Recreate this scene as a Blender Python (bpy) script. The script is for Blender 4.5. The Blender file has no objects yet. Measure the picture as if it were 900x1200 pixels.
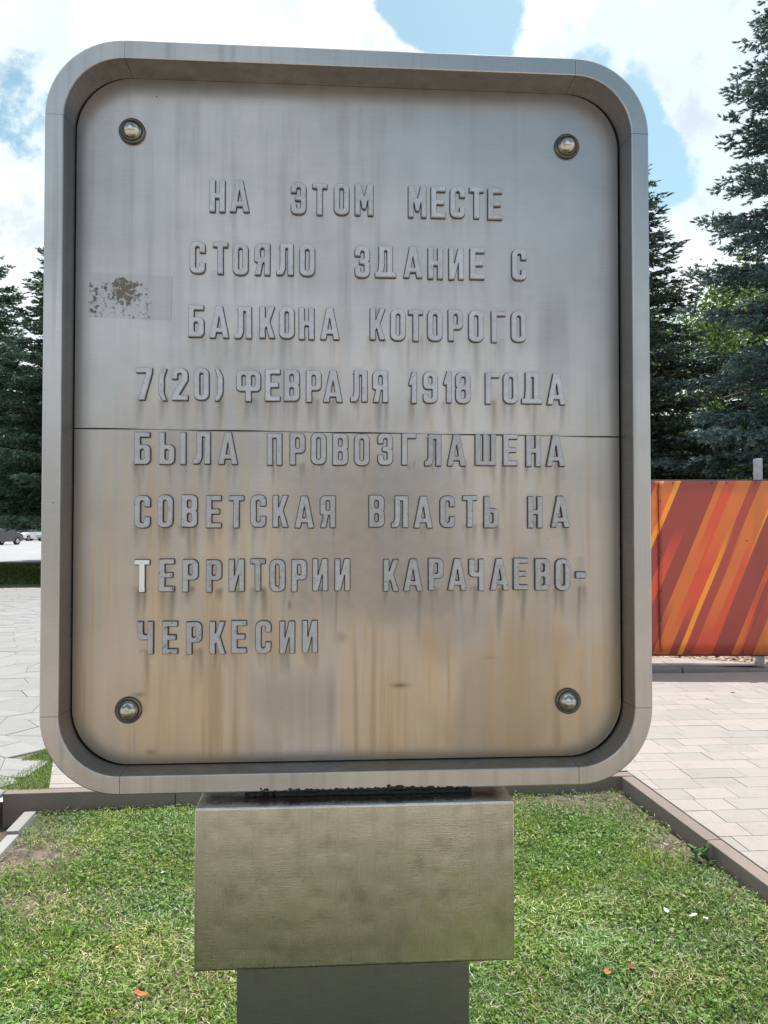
import bpy, bmesh, math, random
import numpy as np
from mathutils import Vector, Matrix, Euler
from mathutils.geometry import tessellate_polygon

# ------------------------------------------------------------------ camera, sky, sun, exposure
S = bpy.context.scene
COL = S.collection
cam_d = bpy.data.cameras.new('camera')
cam = bpy.data.objects.new('camera', cam_d); COL.objects.link(cam)
cam.location = (0, 0, 1.55)
cam.rotation_euler = (math.radians(90 + 1.2007), math.radians(0.0), 0)
cam_d.sensor_fit = 'VERTICAL'; cam_d.sensor_height = 36; cam_d.sensor_width = 27; cam_d.lens = 27
cam_d.clip_start = 0.05; cam_d.clip_end = 3000
S.camera = cam
S.render.resolution_x = 768; S.render.resolution_y = 1024
S.view_settings.view_transform = 'Standard'; S.view_settings.look = 'None'
S.view_settings.gamma = 1.0; S.view_settings.exposure = 0.35
SUN_EL = math.radians(68); SUN_AZ = math.radians(30)      # azimuth measured from +Y towards +X
sun_dir = Vector((math.sin(SUN_AZ) * math.cos(SUN_EL), math.cos(SUN_AZ) * math.cos(SUN_EL), math.sin(SUN_EL)))
sd = bpy.data.lights.new('sun', 'SUN'); sd.energy = 4.6; sd.angle = math.radians(0.6); sd.color = (1, .96, .9)
sun = bpy.data.objects.new('sun', sd); COL.objects.link(sun)
sun.rotation_euler = sun_dir.to_track_quat('Z', 'Y').to_euler()


class NT:
    """small helper for node trees"""
    def __init__(self, nt):
        self.nt = nt; self.N = nt.nodes; self.L = nt.links

    def n(self, typ, **kw):
        x = self.N.new(typ)
        for k, v in kw.items():
            if k.startswith('i_'):
                key = k[2:]
                key = int(key) if key.isdigit() else key.replace('_', ' ')
                x.inputs[key].default_value = v
            else:
                setattr(x, k, v)
        return x

    def l(self, a, b):
        self.L.new(a, b)

    def math(self, op, a, b=None, c=None, clamp=False):
        x = self.n('ShaderNodeMath', operation=op); x.use_clamp = clamp
        for i, v in enumerate((a, b, c)):
            if v is None: continue
            if isinstance(v, (int, float)): x.inputs[i].default_value = v
            else: self.l(v, x.inputs[i])
        return x.outputs[0]

    def mix(self, f, a, b, blend='MIX'):
        x = self.n('ShaderNodeMix', data_type='RGBA', blend_type=blend)
        for key, v in ((0, f), (6, a), (7, b)):
            if isinstance(v, (int, float)): x.inputs[key].default_value = v
            elif isinstance(v, tuple): x.inputs[key].default_value = v if len(v) == 4 else (*v, 1)
            else: self.l(v, x.inputs[key])
        return x.outputs[2]

    def noise(self, vec, scale=5, detail=4, rough=.55, dist=0):
        x = self.n('ShaderNodeTexNoise', i_Scale=scale, i_Detail=detail, i_Roughness=rough, i_Distortion=dist)
        if vec is not None: self.l(vec, x.inputs['Vector'])
        return x.outputs[0]

    def mapping(self, vec, scale=(1, 1, 1), loc=(0, 0, 0), rot=(0, 0, 0)):
        x = self.n('ShaderNodeMapping'); x.inputs['Scale'].default_value = scale
        x.inputs['Location'].default_value = loc; x.inputs['Rotation'].default_value = rot
        self.l(vec, x.inputs['Vector']); return x.outputs[0]

    def ramp(self, f, stops, interp='LINEAR'):
        x = self.n('ShaderNodeValToRGB'); cr = x.color_ramp; cr.interpolation = interp
        while len(cr.elements) < len(stops): cr.elements.new(0.5)
        for e, (p, c) in zip(cr.elements, stops):
            e.position = p; e.color = (*c, 1) if isinstance(c, tuple) else (c, c, c, 1)
        self.l(f, x.inputs[0]); return x.outputs[0]

    def smooth(self, v, lo, hi, a=0.0, b=1.0):
        x = self.n('ShaderNodeMapRange', interpolation_type='SMOOTHSTEP')
        self.l(v, x.inputs[0])
        for i, q in enumerate((lo, hi, a, b)): x.inputs[i + 1].default_value = q
        return x.outputs[0]


# world: Nishita daylight with broken cumulus
W = bpy.data.worlds.new('World'); S.world = W; W.use_nodes = True
w = NT(W.node_tree); w.N.clear()
sky = w.n('ShaderNodeTexSky', sky_type='NISHITA'); sky.sun_disc = False
sky.sun_elevation = SUN_EL; sky.sun_rotation = SUN_AZ; sky.air_density = 1.0; sky.dust_density = 1.2; sky.ozone_density = 1.5
tc = w.n('ShaderNodeTexCoord'); D3 = tc.outputs['Generated']
sx = w.n('ShaderNodeSeparateXYZ'); w.l(D3, sx.inputs[0])
zc = w.math('MAXIMUM', sx.outputs[2], 0.02)
zc = w.math('ADD', zc, 0.25)
cx = w.n('ShaderNodeCombineXYZ'); w.l(w.math('DIVIDE', sx.outputs[0], zc), cx.inputs[0]); w.l(w.math('DIVIDE', sx.outputs[1], zc), cx.inputs[1]); w.l(w.math('MULTIPLY', sx.outputs[2], 1.5), cx.inputs[2])
n1 = w.noise(w.mapping(cx.outputs[0], loc=(3.1, .4, 0)), scale=1.3, detail=10, rough=.6, dist=.15)
n2 = w.noise(D3, scale=9.0, detail=10, rough=.62)
dens = w.math('ADD', w.math('MULTIPLY', n1, .55), w.math('MULTIPLY', n2, .55))
def wdir(az, el):
    az, el = math.radians(az), math.radians(el)
    return (math.sin(az) * math.cos(el), math.cos(az) * math.cos(el), math.sin(el))
# (direction of a blue opening, angular radius deg, weight)
for (az, el, rad, wt) in ((4.2, 35.5, 2.9, .34), (7.6, 33.6, 2.3, .26), (16.6, 28.5, 2.4, .22), (17.6, 25.5, 2.6, .24), (20.6, 23.6, 1.9, .24), (-25.6, 26.7, 2.7, .235), (14.5, 31.5, 1.6, .12),
                          (-60, 40, 14, .3), (60, 55, 18, .3), (150, 35, 18, .3), (-140, 30, 16, .3), (100, 20, 14, .3), (190, 60, 16, .25), (-95, 18, 13, .25)):
    vd = w.n('ShaderNodeVectorMath', operation='DOT_PRODUCT'); w.l(D3, vd.inputs[0]); vd.inputs[1].default_value = wdir(az, el)
    g = w.smooth(vd.outputs['Value'], math.cos(math.radians(rad * 1.7)), math.cos(math.radians(rad * .2)), 0, wt)
    dens = w.math('SUBTRACT', dens, g)
dens = w.math('ADD', dens, w.math('MULTIPLY', w.math('SUBTRACT', w.noise(D3, scale=26.0, detail=8, rough=.65), .5), .22))
cov = w.smooth(dens, .34, .43)
n3 = w.noise(D3, scale=3.2, detail=6, rough=.55)
n4 = w.noise(w.mapping(D3, loc=(7, 3, 1)), scale=6, detail=8, rough=.6)
ccol = w.mix(w.smooth(n3, .44, .58), (8.4, 9.7, 10.3), (12.0, 12.1, 12.3))
ccol = w.mix(w.smooth(n4, .50, .70), ccol, (7.6, 8.5, 9.6))
ccol = w.mix(w.math('MULTIPLY', w.smooth(w.noise(w.mapping(D3, loc=(1, 5, 2)), scale=13, detail=9, rough=.62), .50, .68), .75), ccol, (6.6, 7.4, 8.6))
skyc = w.mix(1.0, sky.outputs[0], (1.7, 1.95, 1.55), 'MULTIPLY')
final = w.mix(cov, skyc, ccol)
bg = w.n('ShaderNodeBackground'); bg.inputs['Strength'].default_value = 0.085; w.l(final, bg.inputs[0])
wo = w.n('ShaderNodeOutputWorld'); w.l(bg.outputs[0], wo.inputs[0])

# ------------------------------------------------------------------ materials
def srgb(r, g, b):
    f = lambda c: (c / 12.92 if c <= .04045 else ((c + .055) / 1.055) ** 2.4)
    return tuple(f(v / 255) for v in (r, g, b))

def new_mat(name):
    m = bpy.data.materials.new(name); m.use_nodes = True
    t = NT(m.node_tree); t.N.clear()
    b = t.n('ShaderNodeBsdfPrincipled'); o = t.n('ShaderNodeOutputMaterial'); t.l(b.outputs[0], o.inputs[0])
    t.b = b; t.out = o
    return m, t

def obj_co(t):
    return t.n('ShaderNodeTexCoord').outputs['Object']

def bump(t, h, strength=.3, dist=.002):
    x = t.n('ShaderNodeBump', i_Strength=strength, i_Distance=dist); t.l(h, x.inputs['Height']); t.l(x.outputs[0], t.b.inputs['Normal']); return x

def steel(name, base=(.42, .41, .40), rough=.42, warm=.0, dirt=.5, seed=0, attr=False, spec_dirt=(.17, .155, .135), metal=1.0, mottled=False):
    m, t = new_mat(name); co = obj_co(t)
    cos = t.mapping(co, scale=(1, 1, 1), loc=(seed, seed * .7, 0))
    blot = t.noise(cos, 2.6, 6, .6)
    fine = t.noise(t.mapping(co, scale=(6, 6, 160)), 3, 3, .6)          # horizontal rolling grain
    vert = t.noise(t.mapping(co, scale=(38, 38, 1.3), loc=(seed, 0, 0)), 1, 5, .65)   # run-down streaks
    speck = t.noise(co, 240, 2, .5)
    c = t.mix(t.smooth(blot, .35, .7), base, tuple(v * .84 for v in base))
    c = t.mix(t.math('MULTIPLY', t.smooth(vert, .48, .72), dirt * .6), c, spec_dirt)
    c = t.mix(t.math('MULTIPLY', t.smooth(fine, .35, .75), .16), c, (.62, .61, .6))
    dots = t.n('ShaderNodeTexVoronoi', i_Scale=9.0); t.l(cos, dots.inputs['Vector'])
    pit = t.math('MULTIPLY', t.math('LESS_THAN', dots.outputs['Distance'], .018), t.math('GREATER_THAN', t.n('ShaderNodeSeparateColor').outputs[0], -1))
    c = t.mix(t.math('MULTIPLY', pit, .85), c, (.03, .027, .024))
    dots2 = t.n('ShaderNodeTexVoronoi', i_Scale=31.0); t.l(cos, dots2.inputs['Vector'])
    c = t.mix(t.math('MULTIPLY', t.math('LESS_THAN', dots2.outputs['Distance'], .03), .4), c, (.08, .07, .06))
    r = t.math('ADD', rough, t.math('MULTIPLY', t.math('SUBTRACT', blot, .5), .18))
    r = t.math('ADD', r, t.math('MULTIPLY', t.smooth(vert, .45, .75), .10))
    met = metal
    if attr:
        a = t.n('ShaderNodeAttribute', attribute_name='stain_reflection'); sp = t.n('ShaderNodeSeparateColor'); t.l(a.outputs['Color'], sp.inputs[0])
        warmc = t.mix(t.noise(t.mapping(co, scale=(20, 20, 3)), 2, 4, .6), (.53, .395, .27), (.57, .465, .345))
        c = t.mix(sp.outputs[1], c, warmc)
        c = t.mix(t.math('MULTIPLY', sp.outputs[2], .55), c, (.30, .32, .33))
        c = t.mix(t.math('MULTIPLY', sp.outputs[0], .85), c, (.10, .092, .083))
        r = t.math('ADD', r, t.math('MULTIPLY', sp.outputs[1], .06))
    t.l(c, t.b.inputs['Base Color']); t.l(r, t.b.inputs['Roughness']); t.b.inputs['Metallic'].default_value = met
    h = t.math('ADD', t.math('MULTIPLY', fine, .35), t.math('MULTIPLY', blot, .5)); h = t.math('ADD', h, t.math('MULTIPLY', speck, .25))
    if mottled:
        vo = t.n('ShaderNodeTexVoronoi', i_Scale=17.0, i_Randomness=.55, feature='SMOOTH_F1'); t.l(cos, vo.inputs['Vector'])
        h = t.math('ADD', h, t.math('MULTIPLY', vo.outputs['Distance'], 1.5)); h = t.math('ADD', h, t.math('MULTIPLY', t.noise(cos, 7, 3, .5), 1.3))
        ms = t.smooth(t.noise(t.mapping(co, scale=(1, 1, .6), loc=(2, 0, 0)), 16, 4, .6), .52, .70)
        c2 = t.mix(t.math('MULTIPLY', ms, .28), c, (.16, .155, .14)); t.l(c2, t.b.inputs['Base Color'])
        bump(t, h, .5, .0022)
        return m
    bump(t, h, .22, .0015)
    return m

def plain(name, col, rough=.6, metal=0, var=.15, scale=12, bumps=.2, bd=.002, objvar=0.0, second=None, detail=6):
    m, t = new_mat(name); co = obj_co(t)
    n = t.noise(co, scale, detail, .6)
    c = t.mix(t.smooth(n, .3, .7), tuple(v * (1 - var) for v in col), second or tuple(min(1, v * (1 + var)) for v in col))
    if objvar:
        oi = t.n('ShaderNodeObjectInfo')
        hs = t.n('ShaderNodeHueSaturation'); t.l(c, hs.inputs['Color'])
        t.l(t.math('ADD', 1 - objvar, t.math('MULTIPLY', oi.outputs['Random'], 2 * objvar)), hs.inputs['Value'])
        c = hs.outputs[0]
    t.l(c, t.b.inputs['Base Color']); t.b.inputs['Roughness'].default_value = rough; t.b.inputs['Metallic'].default_value = metal
    if bumps: bump(t, t.noise(co, scale * 5, 4, .6), bumps, bd)
    return m

M = {}
M['plate'] = steel('plate_steel', (.50, .472, .462), .33, attr=True, dirt=.08)
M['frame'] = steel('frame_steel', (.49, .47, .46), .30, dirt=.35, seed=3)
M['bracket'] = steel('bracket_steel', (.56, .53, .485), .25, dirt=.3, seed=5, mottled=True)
M['frame_inner'] = steel('frame_inner_shade', (.27, .26, .255), .42, dirt=.5, seed=4)  # darker steel: shade and dark reflections of the reveal put into its colour
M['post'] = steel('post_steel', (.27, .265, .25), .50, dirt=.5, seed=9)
M['back'] = plain('recess_dark', (.03, .028, .026), .8, .2)
M['grime_shadow'] = plain('grime_shadow', (.055, .05, .045), .85, 0, .4, 60)
M['screw'] = plain('screw_metal', (.62, .62, .62), .35, .9, .1)
M['bright_letter'] = plain('bright_aluminium', (.82, .82, .82), .38, .7, .06)

def dome_mat():
    m, t = new_mat('dome_steel'); co = obj_co(t)
    n = t.noise(co, 40, 5, .6)
    c = t.mix(t.smooth(n, .4, .7), (.50, .48, .44), (.30, .27, .22))
    t.l(c, t.b.inputs['Base Color']); t.b.inputs['Metallic'].default_value = 1
    t.l(t.math('ADD', .12, t.math('MULTIPLY', n, .16)), t.b.inputs['Roughness']); bump(t, n, .12, .002)
    return m
M['dome'] = dome_mat()
M['dome_ring'] = plain('dome_ring', (.17, .155, .135), .4, 1, .2, 40)

def letter_mat():
    m, t = new_mat('letter_alloy'); co = obj_co(t)
    oi = t.n('ShaderNodeObjectInfo')
    wc = t.n('ShaderNodeNewGeometry').outputs['Position']
    n = t.noise(wc, 60, 6, .62); n2 = t.noise(wc, 210, 3, .6)
    c = t.mix(t.smooth(n, .38, .66), (.52, .515, .53), (.46, .455, .47))
    c = t.mix(1.0, c, oi.outputs['Color'], 'MULTIPLY')
    dirt = t.math('SUBTRACT', 1.0, oi.outputs['Alpha'])
    thr = t.math('MULTIPLY', t.smooth(t.noise(wc, 95, 6, .7), .56, .63), dirt)
    c = t.mix(thr, c, (.10, .095, .088))
    c = t.mix(t.math('MULTIPLY', t.smooth(n2, .58, .74), .35), c, (.2, .19, .18))
    t.l(c, t.b.inputs['Base Color']); t.b.inputs['Metallic'].default_value = .8; t.b.inputs['Roughness'].default_value = .5
    bump(t, n2, .18, .001)
    return m
M['letter'] = letter_mat()

def residue_mat():
    m, t = new_mat('sticker_residue'); co = obj_co(t)
    sp = t.n('ShaderNodeSeparateXYZ'); t.l(co, sp.inputs[0])
    n = t.noise(co, 85, 8, .78); n2 = t.noise(t.mapping(co, scale=(30, 30, 9)), 1, 3, .5)
    # flakes denser left of the middle, ragged along the top
    u = sp.outputs[0]; v = sp.outputs[2]
    blob = t.smooth(t.math('ABSOLUTE', t.math('ADD', u, .018)), .0, .06, .13, .0)
    blob = t.math('MULTIPLY', blob, t.smooth(v, -.045, .012))
    leftp = t.smooth(t.math('ABSOLUTE', t.math('ADD', u, .088)), .0, .03, .05, .0)
    right = t.smooth(u, .045, .075, 0, .13)
    topcut = t.math('MULTIPLY', t.smooth(t.math('ADD', v, t.math('MULTIPLY', t.math('SUBTRACT', n2, .5), .09)), .033, .040), .4)
    f = t.math('ADD', n, blob); f = t.math('ADD', f, leftp); f = t.math('SUBTRACT', f, right); f = t.math('SUBTRACT', f, topcut)
    flake = t.math('MULTIPLY', t.smooth(f, .545, .615), .88)
    edge = t.math('MAXIMUM', t.smooth(u, .0985, .1005), t.smooth(v, -.0545, -.0555))
    a = t.math('MAXIMUM', flake, t.math('MULTIPLY', edge, .14)); a = t.math('MAXIMUM', a, .07)
    c = t.mix(flake, (.30, .30, .32), t.mix(t.smooth(blob, .02, .1), (.12, .11, .10), (.17, .14, .10)))
    t.l(c, t.b.inputs['Base Color']); t.l(a, t.b.inputs['Alpha']); t.b.inputs['Roughness'].default_value = .75
    return m
M['residue'] = residue_mat()

def tile_mat(name, c1, c2, c3, sc=260):
    m, t = new_mat(name)
    pos = t.n('ShaderNodeNewGeometry').outputs['Position']
    oi = t.n('ShaderNodeObjectInfo')
    base = t.mix(t.smooth(oi.outputs['Random'], .15, .85), c1, c2)
    fine = t.noise(pos, sc, 3, .7); mid = t.noise(pos, 9, 5, .6); big = t.noise(pos, .9, 4, .6)
    c = t.mix(t.math('MULTIPLY', t.smooth(fine, .52, .68), .55), base, c3)
    c = t.mix(t.math('MULTIPLY', t.smooth(fine, .48, .32), .4), c, tuple(min(1, v * 1.35) for v in c1))
    c = t.mix(t.math('MULTIPLY', t.smooth(mid, .5, .75), .28), c, c3)
    c = t.mix(t.math('MULTIPLY', t.smooth(big, .5, .7), .18), c, c3)
    t.l(c, t.b.inputs['Base Color']); t.b.inputs['Roughness'].default_value = .85
    bump(t, t.math('ADD', fine, mid), .5, .003)
    return m
M['tile'] = tile_mat('paver_concrete', (.375, .33, .305), (.325, .30, .283), (.18, .165, .155))
M['flag'] = tile_mat('flagstone_concrete', (.30, .295, .29), (.27, .265, .26), (.18, .175, .17), 120)
M['paving_bed'] = plain('joint_sand', (.17, .15, .135), .95, 0, .3, 30, .4)
M['flag_bed'] = plain('flag_joint', (.15, .145, .14), .95, 0, .3, 30, .4)
M['kerb'] = tile_mat('kerb_concrete', (.25, .195, .17), (.22, .175, .155), (.12, .10, .088), 180)
M['lowkerb'] = tile_mat('low_kerb_concrete', (.22, .21, .21), (.18, .17, .17), (.09, .085, .08), 90)
M['strip'] = tile_mat('edging_concrete', (.33, .32, .30), (.30, .29, .275), (.2, .19, .18), 160)
M['soil'] = plain('soil', (.09, .07, .05), .95, 0, .3, 18, .8, .01, second=(.21, .165, .12))
M['mulch_soil'] = plain('mulch_soil', (.13, .10, .08), .95, 0, .3, 14, .8, .02)
M['ground'] = plain('far_ground', (.36, .31, .265), .95, 0, .12, .8, .3, .01)
M['road'] = plain('asphalt_pale', (.33, .33, .34), .9, 0, .1, .6, .3, .004)
M['grass_far'] = plain('far_grass', (.035, .055, .02), .95, 0, .35, 2.2, 1.0, .04, second=(.08, .09, .035))
M['banner_back'] = plain('banner_back', (.5, .48, .46), .7)
M['post_grey'] = plain('galvanised_grey', (.36, .37, .40), .5, .3, .12, 25)
M['rail'] = plain('dark_rail', (.06, .05, .055), .5, .3)
M['bark'] = plain('bark', (.075, .055, .042), .95, 0, .35, 9, .9, .02)

def attr_mat(name, rough=.6, trans=0.0, attr='tint', spec=.5, noisev=0):
    m, t = new_mat(name)
    a = t.n('ShaderNodeAttribute', attribute_name=attr)
    t.l(a.outputs['Color'], t.b.inputs['Base Color']); t.b.inputs['Roughness'].default_value = rough
    t.b.inputs['Specular IOR Level'].default_value = spec
    if trans:
        tr = t.n('ShaderNodeBsdfTranslucent'); t.l(a.outputs['Color'], tr.inputs[0])
        mx = t.n('ShaderNodeMixShader'); mx.inputs[0].default_value = trans
        t.l(t.b.outputs[0], mx.inputs[1]); t.l(tr.outputs[0], mx.inputs[2]); t.l(mx.outputs[0], t.out.inputs[0])
    return m
M['blade'] = attr_mat('grass_blade', .5, .35)
M['needle'] = attr_mat('spruce_needle', .5, .22)
M['leaf'] = attr_mat('broad_leaf', .45, .45)
M['chips'] = attr_mat('wood_chip', .9)

def banner_mat():
    m, t = new_mat('banner_print'); co = obj_co(t)
    sp = t.n('ShaderNodeSeparateXYZ'); t.l(co, sp.inputs[0])
    v = t.math('DIVIDE', sp.outputs[2], 1.78)                      # 0 bottom 1 top
    u = t.math('ADD', sp.outputs[0], t.math('MULTIPLY', t.math('SUBTRACT', 1.0, v), .755))
    per = 1.70
    u = t.math('FRACT', t.math('DIVIDE', t.math('ADD', u, .0), per))
    mar = srgb(160, 72, 64); mr = srgb(174, 78, 66); org = srgb(202, 122, 62); ro = srgb(202, 92, 60); yel = srgb(220, 160, 62)
    k = .001365 / per
    def st(L): return [(min(1, a * k), c) for a, c in L]
    top = t.ramp(u, st([(0, mr), (75, org), (205, yel), (245, mar), (530, org), (575, ro), (660, org), (775, mr), (850, org), (985, yel), (1000, mar), (1154, ro), (1190, mar), (1215, org)]), 'CONSTANT')
    mid = t.ramp(u, st([(0, mr), (75, org), (205, yel), (245, mar), (350, ro), (425, mar), (534, org), (640, ro), (754, yel), (789, mr), (864, org), (945, ro), (1004, mar), (1154, ro), (1200, mar)]), 'CONSTANT')
    bot = t.ramp(u, st([(0, mr), (75, org), (245, mar), (350, ro), (400, mar), (583, org), (693, mar), (758, yel), (793, mr), (870, ro), (945, ro), (1015, mar), (1160, org), (1205, ro), (1225, mar)]), 'CONSTANT')
    c = t.mix(t.smooth(v, .45, .8), mid, top)
    c = t.mix(t.smooth(v, .35, .05), c, bot)
    c = t.mix(1.0, c, (1.55, 1.55, 1.55), 'MULTIPLY')
    c = t.mix(.10, c, (.60, .42, .34))
    n = t.noise(co, 3, 4, .6)
    c = t.mix(t.math('MULTIPLY', t.smooth(n, .45, .75), .12), c, (.35, .16, .12))
    t.l(c, t.b.inputs['Base Color']); t.b.inputs['Roughness'].default_value = .38
    bump(t, t.noise(t.mapping(co, scale=(1, 1, .6)), 2.2, 3, .5), .15, .02)
    tr = t.n('ShaderNodeBsdfTranslucent'); t.l(c, tr.inputs[0]); mx = t.n('ShaderNodeMixShader'); mx.inputs[0].default_value = .38
    t.l(t.b.outputs[0], mx.inputs[1]); t.l(tr.outputs[0], mx.inputs[2]); t.l(mx.outputs[0], t.out.inputs[0])
    return m
M['banner'] = banner_mat()

def paint(name, col, rough=.3):
    m, t = new_mat(name)
    t.b.inputs['Base Color'].default_value = (*col, 1); t.b.inputs['Roughness'].default_value = rough
    t.b.inputs['Coat Weight'].default_value = .6
    n = t.noise(obj_co(t), 6, 4, .6); t.l(t.math('ADD', rough, t.math('MULTIPLY', n, .1)), t.b.inputs['Roughness'])
    return m
M['car_dark'] = paint('dark_paint', (.03, .032, .038)); M['car_white'] = paint('white_paint', (.78, .78, .78)); M['car_silver'] = paint('silver_paint', (.45, .46, .47))
M['glass'] = paint('car_glass', (.02, .025, .03), .08); M['tyre'] = plain('tyre', (.02, .02, .02), .9); M['rim'] = plain('rim', (.4, .4, .4), .4, .7)
M['lamp'] = paint('lamp_glass', (.6, .6, .58), .1)
M['orange_leaf'] = plain('dry_leaf', (.42, .13, .04), .8, 0, .3, 60); M['paper'] = plain('paper_scrap', (.72, .72, .74), .8, 0, .1)

# ------------------------------------------------------------------ geometry helpers
def link(o, parent=None):
    COL.objects.link(o)
    if parent: o.parent = parent
    return o

def tag(o, label=None, cat=None, group=None, kind=None):
    if label: o['label'] = label
    if cat: o['category'] = cat
    if group: o['group'] = group
    if kind: o['kind'] = kind
    return o

def empty(name, loc=(0, 0, 0), rz=0):
    o = bpy.data.objects.new(name, None); link(o); o.location = loc; o.rotation_euler = (0, 0, rz); o.empty_display_size = .2
    return o

def mesh_obj(name, verts, faces, mat, parent=None, smooth=False, loc=None):
    me = bpy.data.meshes.new(name); me.from_pydata([tuple(v) for v in verts], [], faces); me.update()
    for m in (mat if isinstance(mat, list) else [mat]): me.materials.append(m)
    if smooth: me.shade_smooth()
    o = bpy.data.objects.new(name, me); link(o, parent)
    if loc is not None: o.location = loc
    return o

def bm_obj(name, bm, mat, parent=None, smooth=False, loc=None):
    me = bpy.data.meshes.new(name); bm.normal_update(); bm.to_mesh(me); bm.free()
    for m in (mat if isinstance(mat, list) else [mat]): me.materials.append(m)
    if smooth: me.shade_smooth()
    o = bpy.data.objects.new(name, me); link(o, parent)
    if loc is not None: o.location = loc
    return o

def np_mesh(name, V, F, mat, tint=None, attr='tint', smooth=False):
    """V (n,3), F (m,k) all faces with k corners; tint per vertex (n,3)"""
    me = bpy.data.meshes.new(name); n, (m, k) = len(V), F.shape
    me.vertices.add(n); me.vertices.foreach_set('co', np.ascontiguousarray(V, dtype=np.float32).ravel())
    me.loops.add(m * k); me.loops.foreach_set('vertex_index', np.ascontiguousarray(F, dtype=np.int32).ravel())
    me.polygons.add(m); me.polygons.foreach_set('loop_start', np.arange(0, m * k, k, dtype=np.int32))
    if smooth: me.polygons.foreach_set('use_smooth', np.ones(m, dtype=bool))
    me.update(calc_edges=True)
    if tint is not None:
        a = me.color_attributes.new(attr, 'FLOAT_COLOR', 'POINT')
        c = np.ones((n, 4), dtype=np.float32); c[:, :3] = tint; a.data.foreach_set('color', c.ravel())
    me.materials.append(mat)
    return me

def bm_box(bm, lo, hi, bev=0, seg=1):
    x = bmesh.ops.create_cube(bm, size=1)['verts']
    c = [(a + b) / 2 for a, b in zip(lo, hi)]; s = [b - a for a, b in zip(lo, hi)]
    for v in x: v.co = Vector([c[i] + v.co[i] * s[i] for i in range(3)])
    if bev:
        es = list({e for v in x for e in v.link_edges})
        bmesh.ops.bevel(bm, geom=es, offset=bev, segments=seg, profile=.5, affect='EDGES')

def box(name, lo, hi, mat, parent=None, bev=0, seg=1, smooth=False):
    bm = bmesh.new(); bm_box(bm, lo, hi, bev, seg); return bm_obj(name, bm, mat, parent, smooth)

rnd = random.Random(7); rng = np.random.default_rng(11)

def vnoise(x, y, seed=0):
    """smooth 2-D value noise, numpy"""
    xi = np.floor(x).astype(np.int64); yi = np.floor(y).astype(np.int64); fx = x - xi; fy = y - yi
    fx = fx * fx * (3 - 2 * fx); fy = fy * fy * (3 - 2 * fy)
    def h(a, b):
        v = (a * 374761393 + b * 668265263 + seed * 974711) & 0xffffffff
        v = ((v ^ (v >> 13)) * 1274126177) & 0xffffffff
        return ((v ^ (v >> 16)) & 0xffff) / 65535.0
    return (h(xi, yi) * (1 - fx) + h(xi + 1, yi) * fx) * (1 - fy) + (h(xi, yi + 1) * (1 - fx) + h(xi + 1, yi + 1) * fx) * fy

def fbm(x, y, seed=0, o=4):
    s = 0; a = .5; t = 0
    for i in range(o):
        s = s + a * vnoise(x * 2 ** i, y * 2 ** i, seed + i); t += a; a *= .55
    return s / t

# ------------------------------------------------------------------ setting: ground, paving, road
KA = math.radians(5)                                    # direction of the kerbs and paving rows
KC = Vector((1.379, 4.497))                             # back right inner corner of the planting bed
def bedrow(x): return KC.y - (KC.x - x) * math.tan(KA)  # y of the back kerb's inner line
kr_dir = Vector((.1228, -.9924))                        # right kerb, towards the camera
bl = Vector((-2.07, bedrow(-2.07)))
FRONT = -0.05
kr_end = KC + kr_dir * ((KC.y - FRONT) / .9924)
bed = [(-3.2, FRONT), (kr_end.x, FRONT), (KC.x, KC.y), (bl.x, bl.y), (-2.07, 3.93), (-3.2, 3.93)]

def sheet(name, outer, holes, z, mat, thick=0):
    loops = [[Vector((x, y, 0)) for x, y in outer]] + [[Vector((x, y, 0)) for x, y in h] for h in holes]
    tri = tessellate_polygon(loops); pts = [p for l in loops for p in l]
    faces = []
    for t in tri:
        a, b, c = (pts[i] for i in t)
        if (b - a).cross(c - a).z < 0: t = (t[0], t[2], t[1])
        faces.append(tuple(t))
    o = mesh_obj(name, [(p.x, p.y, z) for p in pts], faces, mat)
    return tag(o, kind='structure')

big = [(-900, -900), (900, -900), (900, 1500), (-900, 1500)]
sheet('ground', big, [bed], .092, M['ground'])
# soil of the planting bed
nx, ny = 90, 90
gx, gy = np.meshgrid(np.linspace(-3.25, 2.0, nx), np.linspace(-.1, 4.6, ny))
STRIP = lambda y: -1.87 + (4.19 - y) * .117             # centre line of the thin edging on the left
def lawn_z(x, y):
    z = .012 + .010 * x + .012 * (fbm(x * 2.2, y * 2.2, 3) - .5)
    left = np.clip((STRIP(y) - .02 - x) / .06, 0, 1)
    return z - .06 * left
gz = lawn_z(gx, gy) - .004
V = np.stack([gx, gy, gz], -1).reshape(-1, 3)
idx = np.arange(nx * ny).reshape(ny, nx)
F = np.stack([idx[:-1, :-1], idx[:-1, 1:], idx[1:, 1:], idx[1:, :-1]], -1).reshape(-1, 4)
soil = bpy.data.objects.new('soil', np_mesh('soil', V, F, M['soil'], smooth=True)); link(soil); tag(soil, kind='structure')

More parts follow.
